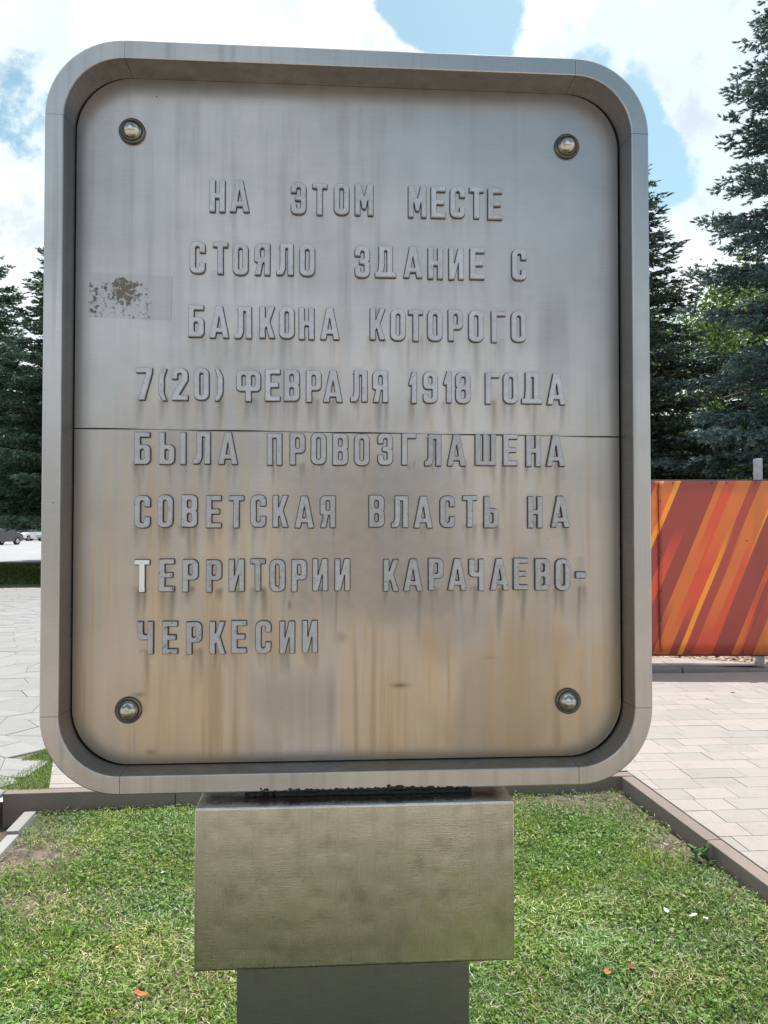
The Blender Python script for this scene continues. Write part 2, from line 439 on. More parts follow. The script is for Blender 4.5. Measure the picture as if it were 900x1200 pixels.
# kerb stones round the bed
kerb = tag(empty('kerb'), kind='structure')
def kerb_run(p0, p1, outn, h0, h1, wdt, n, name='kerb_stone', mat=None, parent=None, gap=.004, cuts=None):
    """stones from p0 to p1; outn = unit normal away from the bed"""
    p0 = Vector(p0); p1 = Vector(p1); outn = Vector(outn); d = p1 - p0
    ts = cuts or [i / n for i in range(n + 1)]
    for a, b in zip(ts[:-1], ts[1:]):
        q0 = p0 + d * a + d.normalized() * gap / 2; q1 = p0 + d * b - d.normalized() * gap / 2
        L = (q1 - q0).length; bm = bmesh.new(); dz = rnd.uniform(-.0015, .0015)
        bm_box(bm, (0, 0, h0), (L, wdt, h1 + dz), .004, 2)
        ang = math.atan2(d.y, d.x); side = Vector((-math.sin(ang), math.cos(ang)))
        if side.dot(outn) < 0:
            for v in bm.verts: v.co.y -= wdt
        o = bm_obj(name, bm, mat or M['kerb'], parent or kerb)
        o.location = (q0.x, q0.y, 0); o.rotation_euler = (rnd.uniform(-.004, .004), 0, ang)
kdir = Vector((-math.cos(KA), -math.sin(KA)))
Lb = (bl - KC).length
KC2 = KC - kdir * .075
kerb_run(KC2, bl, (-math.sin(KA), math.cos(KA)), -.15, .11, .07, 4, cuts=[0, .25, .505, .74, 1])
kerb_run(KC + kr_dir * .003, kr_end, (.9924, .1228), -.15, .1085, .07, 5)
kerb_run((kr_end.x, FRONT - .02), (-3.2, FRONT - .02), (0, -1), -.15, .11, .07, 5)
# thin sunk edging on the left
edg = tag(empty('lawn_edging'), kind='structure')
kerb_run((STRIP(4.15), 4.15), (STRIP(3.88), 3.88), (-1, .1), -.15, .035, .06, 1, 'edging_stone', M['strip'], edg)
kerb_run((STRIP(3.87) + .008, 3.87), (STRIP(2.9), 2.9), (-1, .1), -.15, .022, .055, 1, 'edging_stone', M['strip'], edg)
kerb_run((STRIP(2.9), 2.89), (STRIP(1.9), 1.9), (-1, .1), -.15, .022, .055, 1, 'edging_stone', M['strip'], edg)
kerb_run((STRIP(1.9), 1.89), (STRIP(0), 0), (-1, .1), -.15, .022, .055, 2, 'edging_stone', M['strip'], edg)

# concrete pavers
def in_poly(x, y, P):
    c = False; j = len(P) - 1
    for i in range(len(P)):
        xi, yi = P[i]; xj, yj = P[j]
        if (yi > y) != (yj > y) and x < (xj - xi) * (y - yi) / (yj - yi) + xi: c = not c
        j = i
    return c
def clip_poly(P, a, b, c):
    """keep a*x+b*y<=c"""
    out = []
    for i in range(len(P)):
        p, q = P[i - 1], P[i]; dp = a * p[0] + b * p[1] - c; dq = a * q[0] + b * q[1] - c
        if dp * dq < 0:
            t = dp / (dp - dq); out.append((p[0] + (q[0] - p[0]) * t, p[1] + (q[1] - p[1]) * t))
        if dq <= 0: out.append(q)
    return out
TA = math.radians(4); ct, st_ = math.cos(TA), math.sin(TA)
paving = mesh_obj('pavement', [(-2.4, 3.95, .0965), (7.2, 4.0, .0965), (7.2, 7.75, .0965), (-2.4, 7.05, .0965)], [(0, 1, 2, 3)], M['paving_bed'])
# keep the sheet off the bed: rebuild with the bed cut away
bpy.data.objects.remove(paving)
kro = KC + Vector((.9924, .1228)) * .035
paving = sheet('pavement', [(kr_end.x + .03, FRONT - .05), (7.5, FRONT - .05), (7.5, 8.0), (-2.35, 7.25), (-2.35, 4.3), (-2.07, bl.y + .03), (KC.x, KC.y + .035), (kro.x, kro.y)], [], .0965, M['paving_bed'])

def prism(P, z0, z1, inset=.0022, bev=.0022):
    """bevelled slab from a convex polygon, list of verts/faces"""
    n = len(P); cx_ = sum(p[0] for p in P) / n; cy_ = sum(p[1] for p in P) / n
    def ins(d):
        o = []
        for i in range(n):
            p0, p1, p2 = Vector(P[i - 1]), Vector(P[i]), Vector(P[(i + 1) % n])
            e1 = (p1 - p0).normalized(); e2 = (p2 - p1).normalized()
            n1 = Vector((-e1.y, e1.x)); n2 = Vector((-e2.y, e2.x)); b = n1 + n2
            if b.length < 1e-6: b = n1
            b = b / max(.35, b.length_squared / 2) ; o.append(p1 + b * d * .5 * 2 / 2)
        return o
    A = ins(inset); B = ins(inset + bev)
    V = [(p.x, p.y, z0) for p in A] + [(p.x, p.y, z1 - bev) for p in A] + [(p.x, p.y, z1) for p in B]
    F = []
    for i in range(n):
        j = (i + 1) % n
        F.append((i, j, n + j, n + i)); F.append((n + i, n + j, 2 * n + j, 2 * n + i))
    F.append(tuple(range(2 * n, 3 * n)))
    return V, F
def area(P): return abs(sum(P[i - 1][0] * P[i][1] - P[i][0] * P[i - 1][1] for i in range(len(P)))) / 2
def ccw(P):
    s = sum(P[i - 1][0] * P[i][1] - P[i][0] * P[i - 1][1] for i in range(len(P)))
    return P if s > 0 else P[::-1]
def px_of(x, y, z=.11):
    """is a ground point seen: rough frame coordinates of the camera (only to choose which pavers become single objects)"""
    d = y * .99978 + (z - 1.55) * .02095
    if d < .2: return None
    return 450 + 900 * x / d, 600 - 900 * (-y * .02095 + (z - 1.55) * .99978) / d

tiles = []
row_h = .1635; r = 0; t0 = -1.3
while True:
    vv = -1.6 + r * row_h; r += 1
    if vv > 8.0: break
    u = -3.2 + rnd.uniform(-.2, 0)
    while u < 8:
        L = rnd.choice([.1635, .2455, .2455, .327, .327]); 
        P = [(u, vv), (u + L, vv), (u + L, vv + row_h), (u, vv + row_h)]
        P = [(a * ct - b * st_, a * st_ + b * ct + .03) for a, b in P]
        cxp = sum(p[0] for p in P) / 4; cyp = sum(p[1] for p in P) / 4
        u += L
        # outside bed, inside paved field
        if cyp > 7.9 + cxp * .05 or cxp > 7.4: continue
        if cyp < FRONT - .5: continue
        hit = False
        # cut by back kerb / right kerb / path edge
        kb = (math.sin(KA), -math.cos(KA))                 # into bed
        c0 = kb[0] * KC.x + kb[1] * KC.y - .074
        nn = (-.9924, -.1228); c1 = nn[0] * KC.x + nn[1] * KC.y - .074
        if not (all(kb[0] * p[0] + kb[1] * p[1] <= c0 + 1e-6 for p in P) or all(nn[0] * p[0] + nn[1] * p[1] <= c1 + 1e-6 for p in P)):
            A_ = clip_poly(P, kb[0], kb[1], c0); B_ = clip_poly(P, nn[0], nn[1], c1)
            P = max((A_, B_), key=lambda q: area(q) if len(q) > 2 else 0)
            if len(P) < 3: continue
        # far limit: low kerb line
        P = clip_poly(P, -.0836, .9965, -.0836 * 2.66 + .9965 * 7.64)
        if len(P) < 3: continue
        # left limit: diagonal edge of the tiled path
        P = clip_poly(P, -.93, -.36, -.93 * -1.96 - .36 * 4.55)
        if len(P) < 3: continue
        if area(P) < .0012: continue
        tiles.append(ccw(P))
def seen(P, m=25):
    for p in P:
        q = px_of(p[0], p[1])
        if q and -m < q[0] < 900 + m and q[1] < 1230: return True
    return False
def hidden(P):      # wholly behind the panel as seen from the photograph's side
    return all((lambda q: q and 80 < q[0] < 715 and q[1] < 905)(px_of(p[0], p[1])) for p in P)
vis = sorted([P for P in tiles if seen(P) and not hidden(P)], key=lambda P: sum(p[1] for p in P) / len(P))
single = vis[:290]; ids = {id(p) for p in single}
for P in single:
    c = (sum(p[0] for p in P) / len(P), sum(p[1] for p in P) / len(P))
    V_, F_ = prism([(p[0] - c[0], p[1] - c[1]) for p in P], -.012, 0)
    o = mesh_obj('paver', V_, F_, M['tile'], paving, loc=(c[0], c[1], .110 + rnd.uniform(-.0012, .0012)))
    o.rotation_euler = (rnd.uniform(-.003, .003), rnd.uniform(-.003, .003), 0)
VV, FF = [], []
for P in tiles:
    if id(P) in ids: continue
    V_, F_ = prism(P, .097, .110 + rnd.uniform(-.0012, .0012)); b = len(VV); VV += V_; FF += [tuple(i + b for i in f) for f in F_]
tag(mesh_obj('pavers', VV, FF, M['tile'], paving), kind='stuff')
print('tiles', len(tiles), 'single', len(single))

# irregular flagstones on the left
fp = [(-2.36, 3.93), (-2.07, 3.93), (-2.07, 4.21), (-2.02, 4.48), (-2.14, 4.72), (-2.35, 5.1), (-2.0, 5.35), (-1.6, 9.0), (-4, 18.9), (-14, 18.2), (-14, 3.93)]
flags = sheet('flagstone_paving', [(-2.07, 3.94), (-2.07, 5.5), (-2.36, 7.2), (-1.6, 9.0), (-4, 18.6), (-14, 17.9), (-14, 3.94)], [], .0935, M['flag_bed'])
rows = []; y = 3.93; ri = 0
nrow = 59; pts = {}
for i in range(nrow + 1):
    for j in range(46):
        yy = 3.93 + i * .255; xx = -13.9 + j * .275 + (i % 2) * .12
        jx = rnd.uniform(-.07, .07); jy = rnd.uniform(-.075, .075) if 0 < i else 0
        pts[i, j] = (xx + jx, yy + jy + .12 * math.sin(xx * 1.9 + i * .4))
flist = []
for i in range(nrow):
    for j in range(45):
        P = [pts[i, j], pts[i, j + 1], pts[i + 1, j + 1], pts[i + 1, j]]
        if rnd.random() < .0: continue
        c = (sum(p[0] for p in P) / 4, sum(p[1] for p in P) / 4)
        P = ccw(P)
        P = clip_poly(P, 1, 0, -2.075) if c[1] < 5.45 else clip_poly(P, .998, .06, .998 * -2.075 + .06 * 5.5)
        P = clip_poly(P, -.06, .998, 18.75); P = clip_poly(P, 0, -1, -3.94) if len(P) > 2 else P
        if len(P) < 3 or area(P) < .004: continue
        # little grass wedge next to the tiled path stays open
        if 4.25 < c[1] < 4.62 and c[0] > -2.2: 
            P = clip_poly(P, .80, -.60, .80 * -2.16 - .60 * 4.28)
            if len(P) < 3 or area(P) < .004: continue
        if in_poly(c[0], c[1], [(-2.24, 4.78), (-2.0, 4.78), (-2.0, 5.2), (-2.24, 5.1)]):
            continue
        flist.append(ccw(P))
fs = [P for P in flist if any((lambda q: q and -60 < q[0] < 75)(px_of(p[0], p[1])) for p in P)]
fs.sort(key=lambda P: P[0][1]); fs = fs[:280]; ids = {id(p) for p in fs}
for P in fs:
    c = (sum(p[0] for p in P) / len(P), sum(p[1] for p in P) / len(P))
    V_, F_ = prism([(p[0] - c[0], p[1] - c[1]) for p in P], -.014, 0, .0025, .004)
    o = mesh_obj('flagstone', V_, F_, M['flag'], flags, loc=(c[0], c[1], .110 + rnd.uniform(-.003, .002)))
    o.rotation_euler = (rnd.uniform(-.006, .006), rnd.uniform(-.006, .006), 0)
VV, FF = [], []
for P in flist:
    if id(P) in ids: continue
    V_, F_ = prism(P, .095, .110 + rnd.uniform(-.003, .002), .004, .004); b = len(VV); VV += V_; FF += [tuple(i + b for i in f) for f in F_]
tag(mesh_obj('flagstones', VV, FF, M['flag'], flags), kind='stuff')
print('flags', len(flist), len(fs))

# far lawn strip, road and its kerb on the left
sheet('road', [(-160, 31.5), (60, 34.5), (60, 98), (-160, 90)], [], .097, M['road'])
sheet('lawn_strip', [(-60, 16.2), (-1, 19.2), (-1, 30.9), (-60, 28)], [], .097, M['grass_far'])
fk = tag(empty('far_kerb'), kind='structure')
for i in range(14):
    x0 = -42 + i * 3.0; y0 = 29.0 + (x0 + 42) * .0497
    o = box('kerb_stone', (0, 0, .05), (2.97, .16, .20), M['lowkerb'], fk, .01); o.location = (x0, y0 - .1, 0); o.rotation_euler = (0, 0, .0497)
# low kerb, raised tiles and mulch under the banner fence
lk = tag(empty('low_kerb'), kind='structure')
lkd = Vector((.9965, .0836)); lk0 = Vector((2.66, 7.645)) - lkd * 3.6
for i in range(5):
    q = lk0 + lkd * i * .98; L = .97
    bm = bmesh.new(); bm_box(bm, (0, 0, .0), (L, .11, .163), .012, 2)
    if i == 4:
        for v in bm.verts:
            if v.co.x > .8 and v.co.z > .1: v.co.z -= .035
    o = bm_obj('kerb_stone', bm, M['lowkerb'], lk); o.location = (q.x, q.y, rnd.uniform(-.003, .003)); o.rotation_euler = (0, 0, math.atan2(lkd.y, lkd.x))
terr = sheet('raised_path', [(-1.2, 7.43), (3.95, 7.86), (3.6, 8.02), (2.9, 8.35), (-1.2, 8.35)], [], .150, M['paving_bed'])
for i in range(3):
    for j in range(17):
        u0 = -1.0 + j * .3 + (i % 2) * .12; v0 = .0 + i * .25
        P = [(u0, 7.46 + v0 + .0836 * (u0 + 1)), (u0 + .296, 7.46 + v0 + .0836 * (u0 + 1.296)), (u0 + .296, 7.706 + v0 + .0836 * (u0 + 1.296)), (u0, 7.706 + v0 + .0836 * (u0 + 1))]
        P = clip_poly(P, .42, .907, .42 * 3.6 + .907 * 8.02); P = clip_poly(P, 0, 1, 8.35) if len(P) > 2 else P
        if len(P) < 3 or area(P) < .003: continue
        c = (sum(p[0] for p in P) / len(P), sum(p[1] for p in P) / len(P))
        V_, F_ = prism(ccw([(p[0] - c[0], p[1] - c[1]) for p in P]), -.014, 0)
        o = mesh_obj('paver', V_, F_, M['tile'], terr, loc=(c[0], c[1], .163 + rnd.uniform(-.002, .002)))
sheet('mulch_bed', [(1.2, 8.35), (2.9, 8.35), (3.55, 7.98), (3.95, 7.86), (30, 9.6), (40, 30), (6, 30), (1.2, 14)], [], .125, M['mulch_soil'])

# ------------------------------------------------------------------ the memorial panel
TH = math.radians(3.6894)
sign = empty('memorial_sign', (0, 1.9, 0), TH)
tag(sign, 'stainless steel memorial panel with raised Cyrillic letters and rounded frame on a steel post', 'memorial sign')
X0, X1, Z0, Z1 = -.8270, .6783, .9079, 2.7475; RO = .19; FW = .0455; FD = .20; RV = .085

def rr_path(n_in, segs=18):
    """8 runs (corner, straight, ...) of the rounded outline inset by n_in; returns list of point lists"""
    x0, x1, z0, z1, r_ = X0 + n_in, X1 - n_in, Z0 + n_in, Z1 - n_in, RO - n_in
    cs = [(x1 - r_, z1 - r_, 0), (x0 + r_, z1 - r_, 90), (x0 + r_, z0 + r_, 180), (x1 - r_, z0 + r_, 270)]
    runs = []
    for k, (cx_, cz_, a0) in enumerate(cs):
        arc = [(cx_ + r_ * math.cos(math.radians(a0 + 90 * i / segs)), cz_ + r_ * math.sin(math.radians(a0 + 90 * i / segs))) for i in range(segs + 1)]
        runs.append(arc)
        nx_ = cs[(k + 1) % 4]; a = math.radians(a0 + 90)
        p = arc[-1]; q = (nx_[0] + r_ * math.cos(math.radians(nx_[2])), nx_[1] + r_ * math.sin(math.radians(nx_[2])))
        runs.append([(p[0] + (q[0] - p[0]) * i / 8, p[1] + (q[1] - p[1]) * i / 8) for i in range(9)])
    return runs
b_ = .0035
prof = [(0, FD), (0, b_ * 1.0), (b_ * .3, b_ * .3), (b_, 0), (FW - b_, 0), (FW - b_ * .3, b_ * .3), (FW, b_), (FW + .0006, RV + .012), (FW + .0006, FD)]
paths = [rr_path(n) for n, _ in prof]
for k in range(8):
    npt = len(paths[0][k]); V_ = []; F_ = []
    for j in range(npt):
        for pi, (n, d) in enumerate(prof):
            p = paths[pi][k][j]
            # hairline gap between welded lengths
            if j in (0, npt - 1):
                q = paths[pi][k][1 if j == 0 else npt - 2]; vx, vz = q[0] - p[0], q[1] - p[1]; L = math.hypot(vx, vz); p = (p[0] + vx / L * .0005, p[1] + vz / L * .0005)
            V_.append((p[0], d + (.0006 if k in (2, 5) else 0), p[1]))
    m_ = len(prof)
    for j in range(npt - 1):
        for i in range(m_):
            i2 = (i + 1) % m_
            F_.append((j * m_ + i, j * m_ + i2, (j + 1) * m_ + i2, (j + 1) * m_ + i))
    F_.append(tuple(range(m_))[::-1]); F_.append(tuple((npt - 1) * m_ + i for i in range(m_)))
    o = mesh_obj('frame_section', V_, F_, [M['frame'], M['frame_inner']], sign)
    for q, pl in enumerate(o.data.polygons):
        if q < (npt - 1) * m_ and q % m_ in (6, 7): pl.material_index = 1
    bm = bmesh.new(); bm.from_mesh(o.data); bmesh.ops.recalc_face_normals(bm, faces=bm.faces[:])
    for f in bm.faces: f.smooth = True
    for e in bm.edges:
        if len(e.link_faces) == 2 and e.calc_face_angle(0) > math.radians(20): e.smooth = False
    bm.to_mesh(o.data); bm.free()
# weld beads / thin joint lines come from the 1 mm gaps; a dark inner ring sits behind the plate
inner = [p for run in rr_path(FW - .002) for p in run[:-1]]
n_ = len(inner)
mesh_obj('backing_panel', [(p[0], RV + .016, p[1]) for p in inner] + [(p[0], FD - .01, p[1]) for p in inner],
         [tuple(range(n_))] + [tuple(range(n_, 2 * n_))[::-1]] + [(i, (i + 1) % n_, n_ + (i + 1) % n_, n_ + i) for i in range(n_)], M['back'], sign)

# text rows: baseline z, glyphs, left edges
ROWS = [
    (2.3609, 'НАЭТОММЕСТЕ', [-0.4432, -0.3915, -0.236, -0.1809, -0.1249, -0.0707, 0.0682, 0.1277, 0.1778, 0.2287, 0.2775]),
    (2.2002, 'СТОЯЛОЗДАНИЕС', [-0.4927, -0.4339, -0.3836, -0.3284, -0.2723, -0.2133, -0.0707, -0.0184, 0.0554, 0.1193, 0.1744, 0.2297, 0.341]),
    (2.0367, 'БАЛКОНАКОТОРОГО', [-0.4952, -0.4419, -0.3783, -0.3151, -0.2651, -0.2144, -0.16, -0.0317, 0.0213, 0.0686, 0.1183, 0.1725, 0.2263, 0.2862, 0.3388]),
    (1.8750, '7(20)ФЕВРАЛЯ1918ГОДА', [-0.6248, -0.5687, -0.5356, -0.4798, -0.4278, -0.3737, -0.3005, -0.2519, -0.1958, -0.1517, -0.0816, -0.0244, 0.0691, 0.1069, 0.1603, 0.1915, 0.2699, 0.3171, 0.366, 0.4332]),
    (1.7125, 'БЫЛАПРОВОЗГЛАШЕНА', [-0.6278, -0.5665, -0.4817, -0.4185, -0.2946, -0.2367, -0.1833, -0.1277, -0.072, -0.0112, 0.0505, 0.1103, 0.1688, 0.2425, 0.3165, 0.3766, 0.4309]),
    (1.5520, 'СОВЕТСКАЯВЛАСТЬНА', [-0.6268, -0.5702, -0.5095, -0.4485, -0.3912, -0.3364, -0.2801, -0.2243, -0.1594, -0.034, 0.0239, 0.082, 0.15, 0.2093, 0.2651, 0.3811, 0.4421]),
    (1.3892, 'ТЕРРИТОРИИКАРАЧАЕВО-', [-0.6258, -0.5648, -0.5061, -0.4472, -0.39, -0.336, -0.2872, -0.2321, -0.1782, -0.1214, 0.0031, 0.0551, 0.1197, 0.17, 0.2253, 0.2809, 0.3422, 0.3996, 0.4529, 0.5072]),
    (1.2324, 'ЧЕРКЕСИИ', [-0.6177, -0.556, -0.4961, -0.4379, -0.3835, -0.3229, -0.262, -0.2042]),
]
LH = .0815
def RR(x0, y0, x1, y1, r_): return [(x0, y0, r_), (x1, y0, r_), (x1, y1, r_), (x0, y1, r_)]
a_ = .19; h_ = .07
G = {
 'О': (.47, [RR(0, 0, .47, 1, a_), RR(.165, .15, .305, .85, h_)]),
 '0': (.45, [RR(0, 0, .45, 1, a_), RR(.16, .15, .29, .85, h_)]),
 'С': (.47, [[(.47, .66), (.47, 1, a_), (0, 1, a_), (0, 0, a_), (.47, 0, a_), (.47, .34), (.305, .34), (.305, .15, h_), (.165, .15, h_), (.165, .85, h_), (.305, .85, h_), (.305, .66)]]),
 'Э': (.47, [[(0, .68), (0, 1, a_), (.47, 1, a_), (.47, 0, a_), (0, 0, a_), (0, .32), (.165, .32), (.165, .15, h_), (.305, .15, h_), (.305, .43), (.13, .43), (.13, .57), (.305, .57), (.305, .85, h_), (.165, .85, h_), (.165, .68)]]),
 'З': (.465, [[(0, .68), (0, 1, a_), (.465, 1, a_), (.465, .54, .1), (.41, .505), (.465, .47, .1), (.465, 0, a_), (0, 0, a_), (0, .32), (.165, .32), (.165, .15, h_), (.3, .15, h_), (.3, .43, h_), (.14, .43), (.14, .57), (.3, .57, h_), (.3, .85, h_), (.165, .85, h_), (.165, .68)]]),
 'В': (.475, [[(0, 0), (0, 1), (.475, 1, .16), (.475, .54, .1), (.43, .505), (.475, .47, .1), (.475, 0, .16)], RR(.165, .585, .305, .85, h_), RR(.165, .15, .305, .435, h_)]),
 'Б': (.475, [[(0, 0), (0, 1), (.46, 1), (.46, .85), (.165, .85), (.165, .61), (.475, .61, .16), (.475, 0, .16)], RR(.165, .145, .305, .475, h_)]),
 'Ь': (.465, [[(0, 0), (0, 1), (.165, 1), (.165, .61), (.465, .61, .16), (.465, 0, .16)], RR(.165, .145, .3, .475, h_)]),
 'Ы': (.81, [[(0, 0), (0, 1), (.165, 1), (.165, .61), (.465, .61, .16), (.465, 0, .16)], RR(.165, .145, .3, .475, h_), [(.645, 0), (.645, 1), (.81, 1), (.81, 0)]]),
 'Р': (.465, [[(0, 0), (0, 1), (.465, 1, .16), (.465, .37, .16), (.165, .37), (.165, 0)], RR(.165, .51, .3, .86, h_)]),
 'Я': (.475, [[(.31, 0), (.475, 0), (.475, 1), (0, 1, .16), (0, .42, .13), (.1, .40), (.01, 0), (.175, 0), (.25, .39), (.31, .39)], RR(.17, .53, .31, .86, h_)]),
 'Е': (.46, [[(0, 0), (0, 1), (.46, 1), (.46, .85), (.165, .85), (.165, .58), (.41, .58), (.41, .43), (.165, .43), (.165, .15), (.46, .15), (.46, 0)]]),
 'Т': (.455, [[(0, 1), (.455, 1), (.455, .85), (.31, .85), (.31, 0), (.145, 0), (.145, .85), (0, .85)]]),
 'Н': (.47, [[(0, 0), (0, 1), (.165, 1), (.165, .58), (.305, .58), (.305, 1), (.47, 1), (.47, 0), (.305, 0), (.305, .43), (.165, .43), (.165, 0)]]),
 'И': (.465, [[(0, 0), (0, 1), (.155, 1), (.155, .40), (.30, 1), (.465, 1), (.465, 0), (.31, 0), (.31, .60), (.165, 0)]]),
 'А': (.595, [[(0, 0), (.2, 1), (.395, 1), (.595, 0), (.425, 0), (.395, .17), (.2, .17), (.17, 0)], [(.228, .31), (.367, .31), (.2975, .74)]]),
 'К': (.475, [[(0, 0), (0, 1), (.165, 1), (.165, .56), (.305, 1), (.47, 1), (.31, .53), (.475, 0), (.31, 0), (.21, .38), (.165, .30), (.165, 0)]]),
 'Л': (.52, [[(0, 0), (0, .14), (.08, .17, .04), (.11, .30), (.11, 1), (.52, 1), (.52, 0), (.355, 0), (.355, .85), (.27, .85), (.27, .22), (.20, 0, .12)]]),
 'Д': (.66, [[(0, 0), (0, .16), (.085, .16), (.12, .40), (.12, 1), (.545, 1), (.545, .16), (.66, .16), (.66, 0)], [(.25, .16), (.285, .40), (.285, .85), (.38, .85), (.38, .16)]]),
 'П': (.45, [[(0, 0), (0, 1), (.45, 1), (.45, 0), (.29, 0), (.29, .85), (.16, .85), (.16, 0)]]),
 'Г': (.45, [[(0, 0), (0, 1), (.45, 1), (.45, .85), (.165, .85), (.165, 0)]]),
 'М': (.57, [[(0, 0), (0, 1), (.18, 1), (.285, .55), (.39, 1), (.57, 1), (.57, 0), (.415, 0), (.415, .56), (.33, .20), (.24, .20), (.155, .56), (.155, 0)]]),
 'Ш': (.66, [[(0, 0), (0, 1), (.16, 1), (.16, .14), (.25, .14), (.25, 1), (.41, 1), (.41, .14), (.50, .14), (.50, 1), (.66, 1), (.66, 0)]]),
 'Ч': (.475, [[(0, 1), (.165, 1), (.165, .59, h_), (.31, .59), (.31, 1), (.475, 1), (.475, 0), (.31, 0), (.31, .44), (0, .44, .15)]]),
 'Ф': (.75, [[(.2925, 0), (.2925, .32), (0, .32, .18), (0, .97, .18), (.75, .97, .18), (.75, .32, .18), (.4575, .32), (.4575, 0)], RR(.16, .47, .2925, .83, .06), RR(.4575, .47, .59, .83, .06)]),
 '7': (.485, [[(0, 1), (.485, 1), (.485, .86), (.25, 0), (.08, 0), (.31, .85), (0, .85)]]),
 '2': (.485, [[(0, .66), (0, 1, a_), (.485, 1, a_), (.485, .62, .1), (.21, .16), (.485, .16), (.485, 0), (0, 0), (0, .15), (.32, .66), (.32, .85, h_), (.165, .85, h_), (.165, .66)]]),
 '1': (.24, [[(.085, 0), (.085, .58), (0, .56), (0, .66), (.10, 1), (.24, 1), (.24, 0)]]),
 '9': (.455, [[(.29, .44), (0, .44, .16), (0, 1, a_), (.455, 1, a_), (.455, 0, a_), (0, 0, a_), (0, .28), (.16, .28), (.16, .15, h_), (.29, .15, h_)], RR(.16, .585, .29, .85, h_)]),
 '8': (.48, [[(0, 0, a_), (0, .47, .1), (.05, .505), (0, .54, .1), (0, 1, a_), (.48, 1, a_), (.48, .54, .1), (.43, .505), (.48, .47, .1), (.48, 0, a_)], RR(.165, .585, .315, .85, h_), RR(.165, .15, .315, .435, h_)]),
 '(': (.26, [[(.24, 1), (.13, 1), (0, .78, .3), (0, .22, .3), (.13, 0), (.24, 0), (.155, .25, .3), (.155, .75, .3)]]),
 ')': (.24, [[(0, 1), (.11, 1), (.24, .78, .3), (.24, .22, .3), (.11, 0), (0, 0), (.085, .25, .3), (.085, .75, .3)]]),
 '-': (.32, [[(0, .37), (0, .56), (.32, .56), (.32, .37)]]),
}
SCREW = {'О': [(.235, .925), (.235, .075)], '0': [(.225, .925), (.225, .075)], 'С': [(.235, .925), (.235, .075)], 'Э': [(.235, .925), (.235, .075)],
         'Т': [(.23, .92), (.23, .08)], 'А': [(.2975, .88), (.10, .1)], 'Н': [(.083, .1), (.39, .9)], 'Ф': [(.375, .9), (.375, .1)], '1': [(.16, .9), (.16, .1)],
         '(': [(.08, .85), (.08, .15)], ')': [(.16, .85), (.16, .15)], '-': [], '7': [(.1, .925), (.17, .08)], 'Д': [(.33, .925), (.33, .08)], 'М': [(.08, .08), (.49, .1)]}
def rounded(C):
    out = []
    n = len(C)
    for i in range(n):
        p = Vector(C[i][:2]); r_ = C[i][2] if len(C[i]) > 2 else .012
        a = Vector(C[i - 1][:2]) - p; b = Vector(C[(i + 1) % n][:2]) - p
        la, lb = a.length, b.length; a.normalize(); b.normalize()
        ang = a.angle(b, math.pi)
        if ang > math.radians(172): out.append(p); continue
        tl = r_ / math.tan(ang / 2); mx = min(la, lb) * .48
        if tl > mx: tl = mx; r_ = tl * math.tan(ang / 2)
        bis = (a + b).normalized(); cen = p + bis * (r_ / math.sin(ang / 2))
        s_, e_ = p + a * tl, p + b * tl
        a0 = math.atan2(s_.y - cen.y, s_.x - cen.x); a1 = math.atan2(e_.y - cen.y, e_.x - cen.x)
        da = (a1 - a0 + math.pi) % (2 * math.pi) - math.pi
        seg = 1 if r_ < .02 else 6
        for k in range(seg + 1):
            t = a0 + da * k / seg; out.append(Vector((cen.x + r_ * math.cos(t), cen.y + r_ * math.sin(t))))
    return out
def sarea(P): return sum(P[i - 1].x * P[i].y - P[i].x * P[i - 1].y for i in range(len(P))) / 2
def offs(P, d):
    out = []; n = len(P)
    for i in range(n):
        e1 = (P[i] - P[i - 1]); e2 = (P[(i + 1) % n] - P[i])
        if e1.length < 1e-9 or e2.length < 1e-9: out.append(P[i].copy()); continue
        e1.normalize(); e2.normalize(); n1 = Vector((e1.y, -e1.x)); n2 = Vector((e2.y, -e2.x))
        v = (n1 + n2) / max(.35, 1 + n1.dot(n2)); out.append(P[i] + v * d)
    return out
def glyph_solid(bm, contours, layers, mi, cap=True):
    """layers: list of (offset, y); walls between layers, cap on the last"""
    Ls = []
    for C in contours:
        P = [p * LH for p in rounded(C)]
        inside = any(in_poly(P[0].x, P[0].y, [tuple(q * LH) for q in rounded(D)]) for D in contours if D is not C)
        if (sarea(P) > 0) == inside: P = P[::-1]
        Ls.append((inside, P))
    caps = []
    for inside, P in Ls:
        rings = [[bm.verts.new((q.x, y_, q.y)) for q in offs(P, d)] for d, y_ in layers]
        for a, b in zip(rings[:-1], rings[1:]):
            for k in range(len(P)):
                k2 = (k + 1) % len(P); f = bm.faces.new((a[k], a[k2], b[k2], b[k])); f.material_index = mi
        caps.append((inside, rings[-1]))
    for inside, ring in caps:
        if inside or not cap: continue
        grp = [ring] + [r_ for q, r_ in caps if q and in_poly(r_[0].co.x, r_[0].co.z, [(v.co.x, v.co.z) for v in ring])]
        flat = [v for r_ in grp for v in r_]
        for t in tessellate_polygon([[Vector((v.co.x, v.co.z, 0)) for v in r_] for r_ in grp]):
            try: f = bm.faces.new([flat[k] for k in t]); f.material_index = mi
            except ValueError: pass
GM = {}
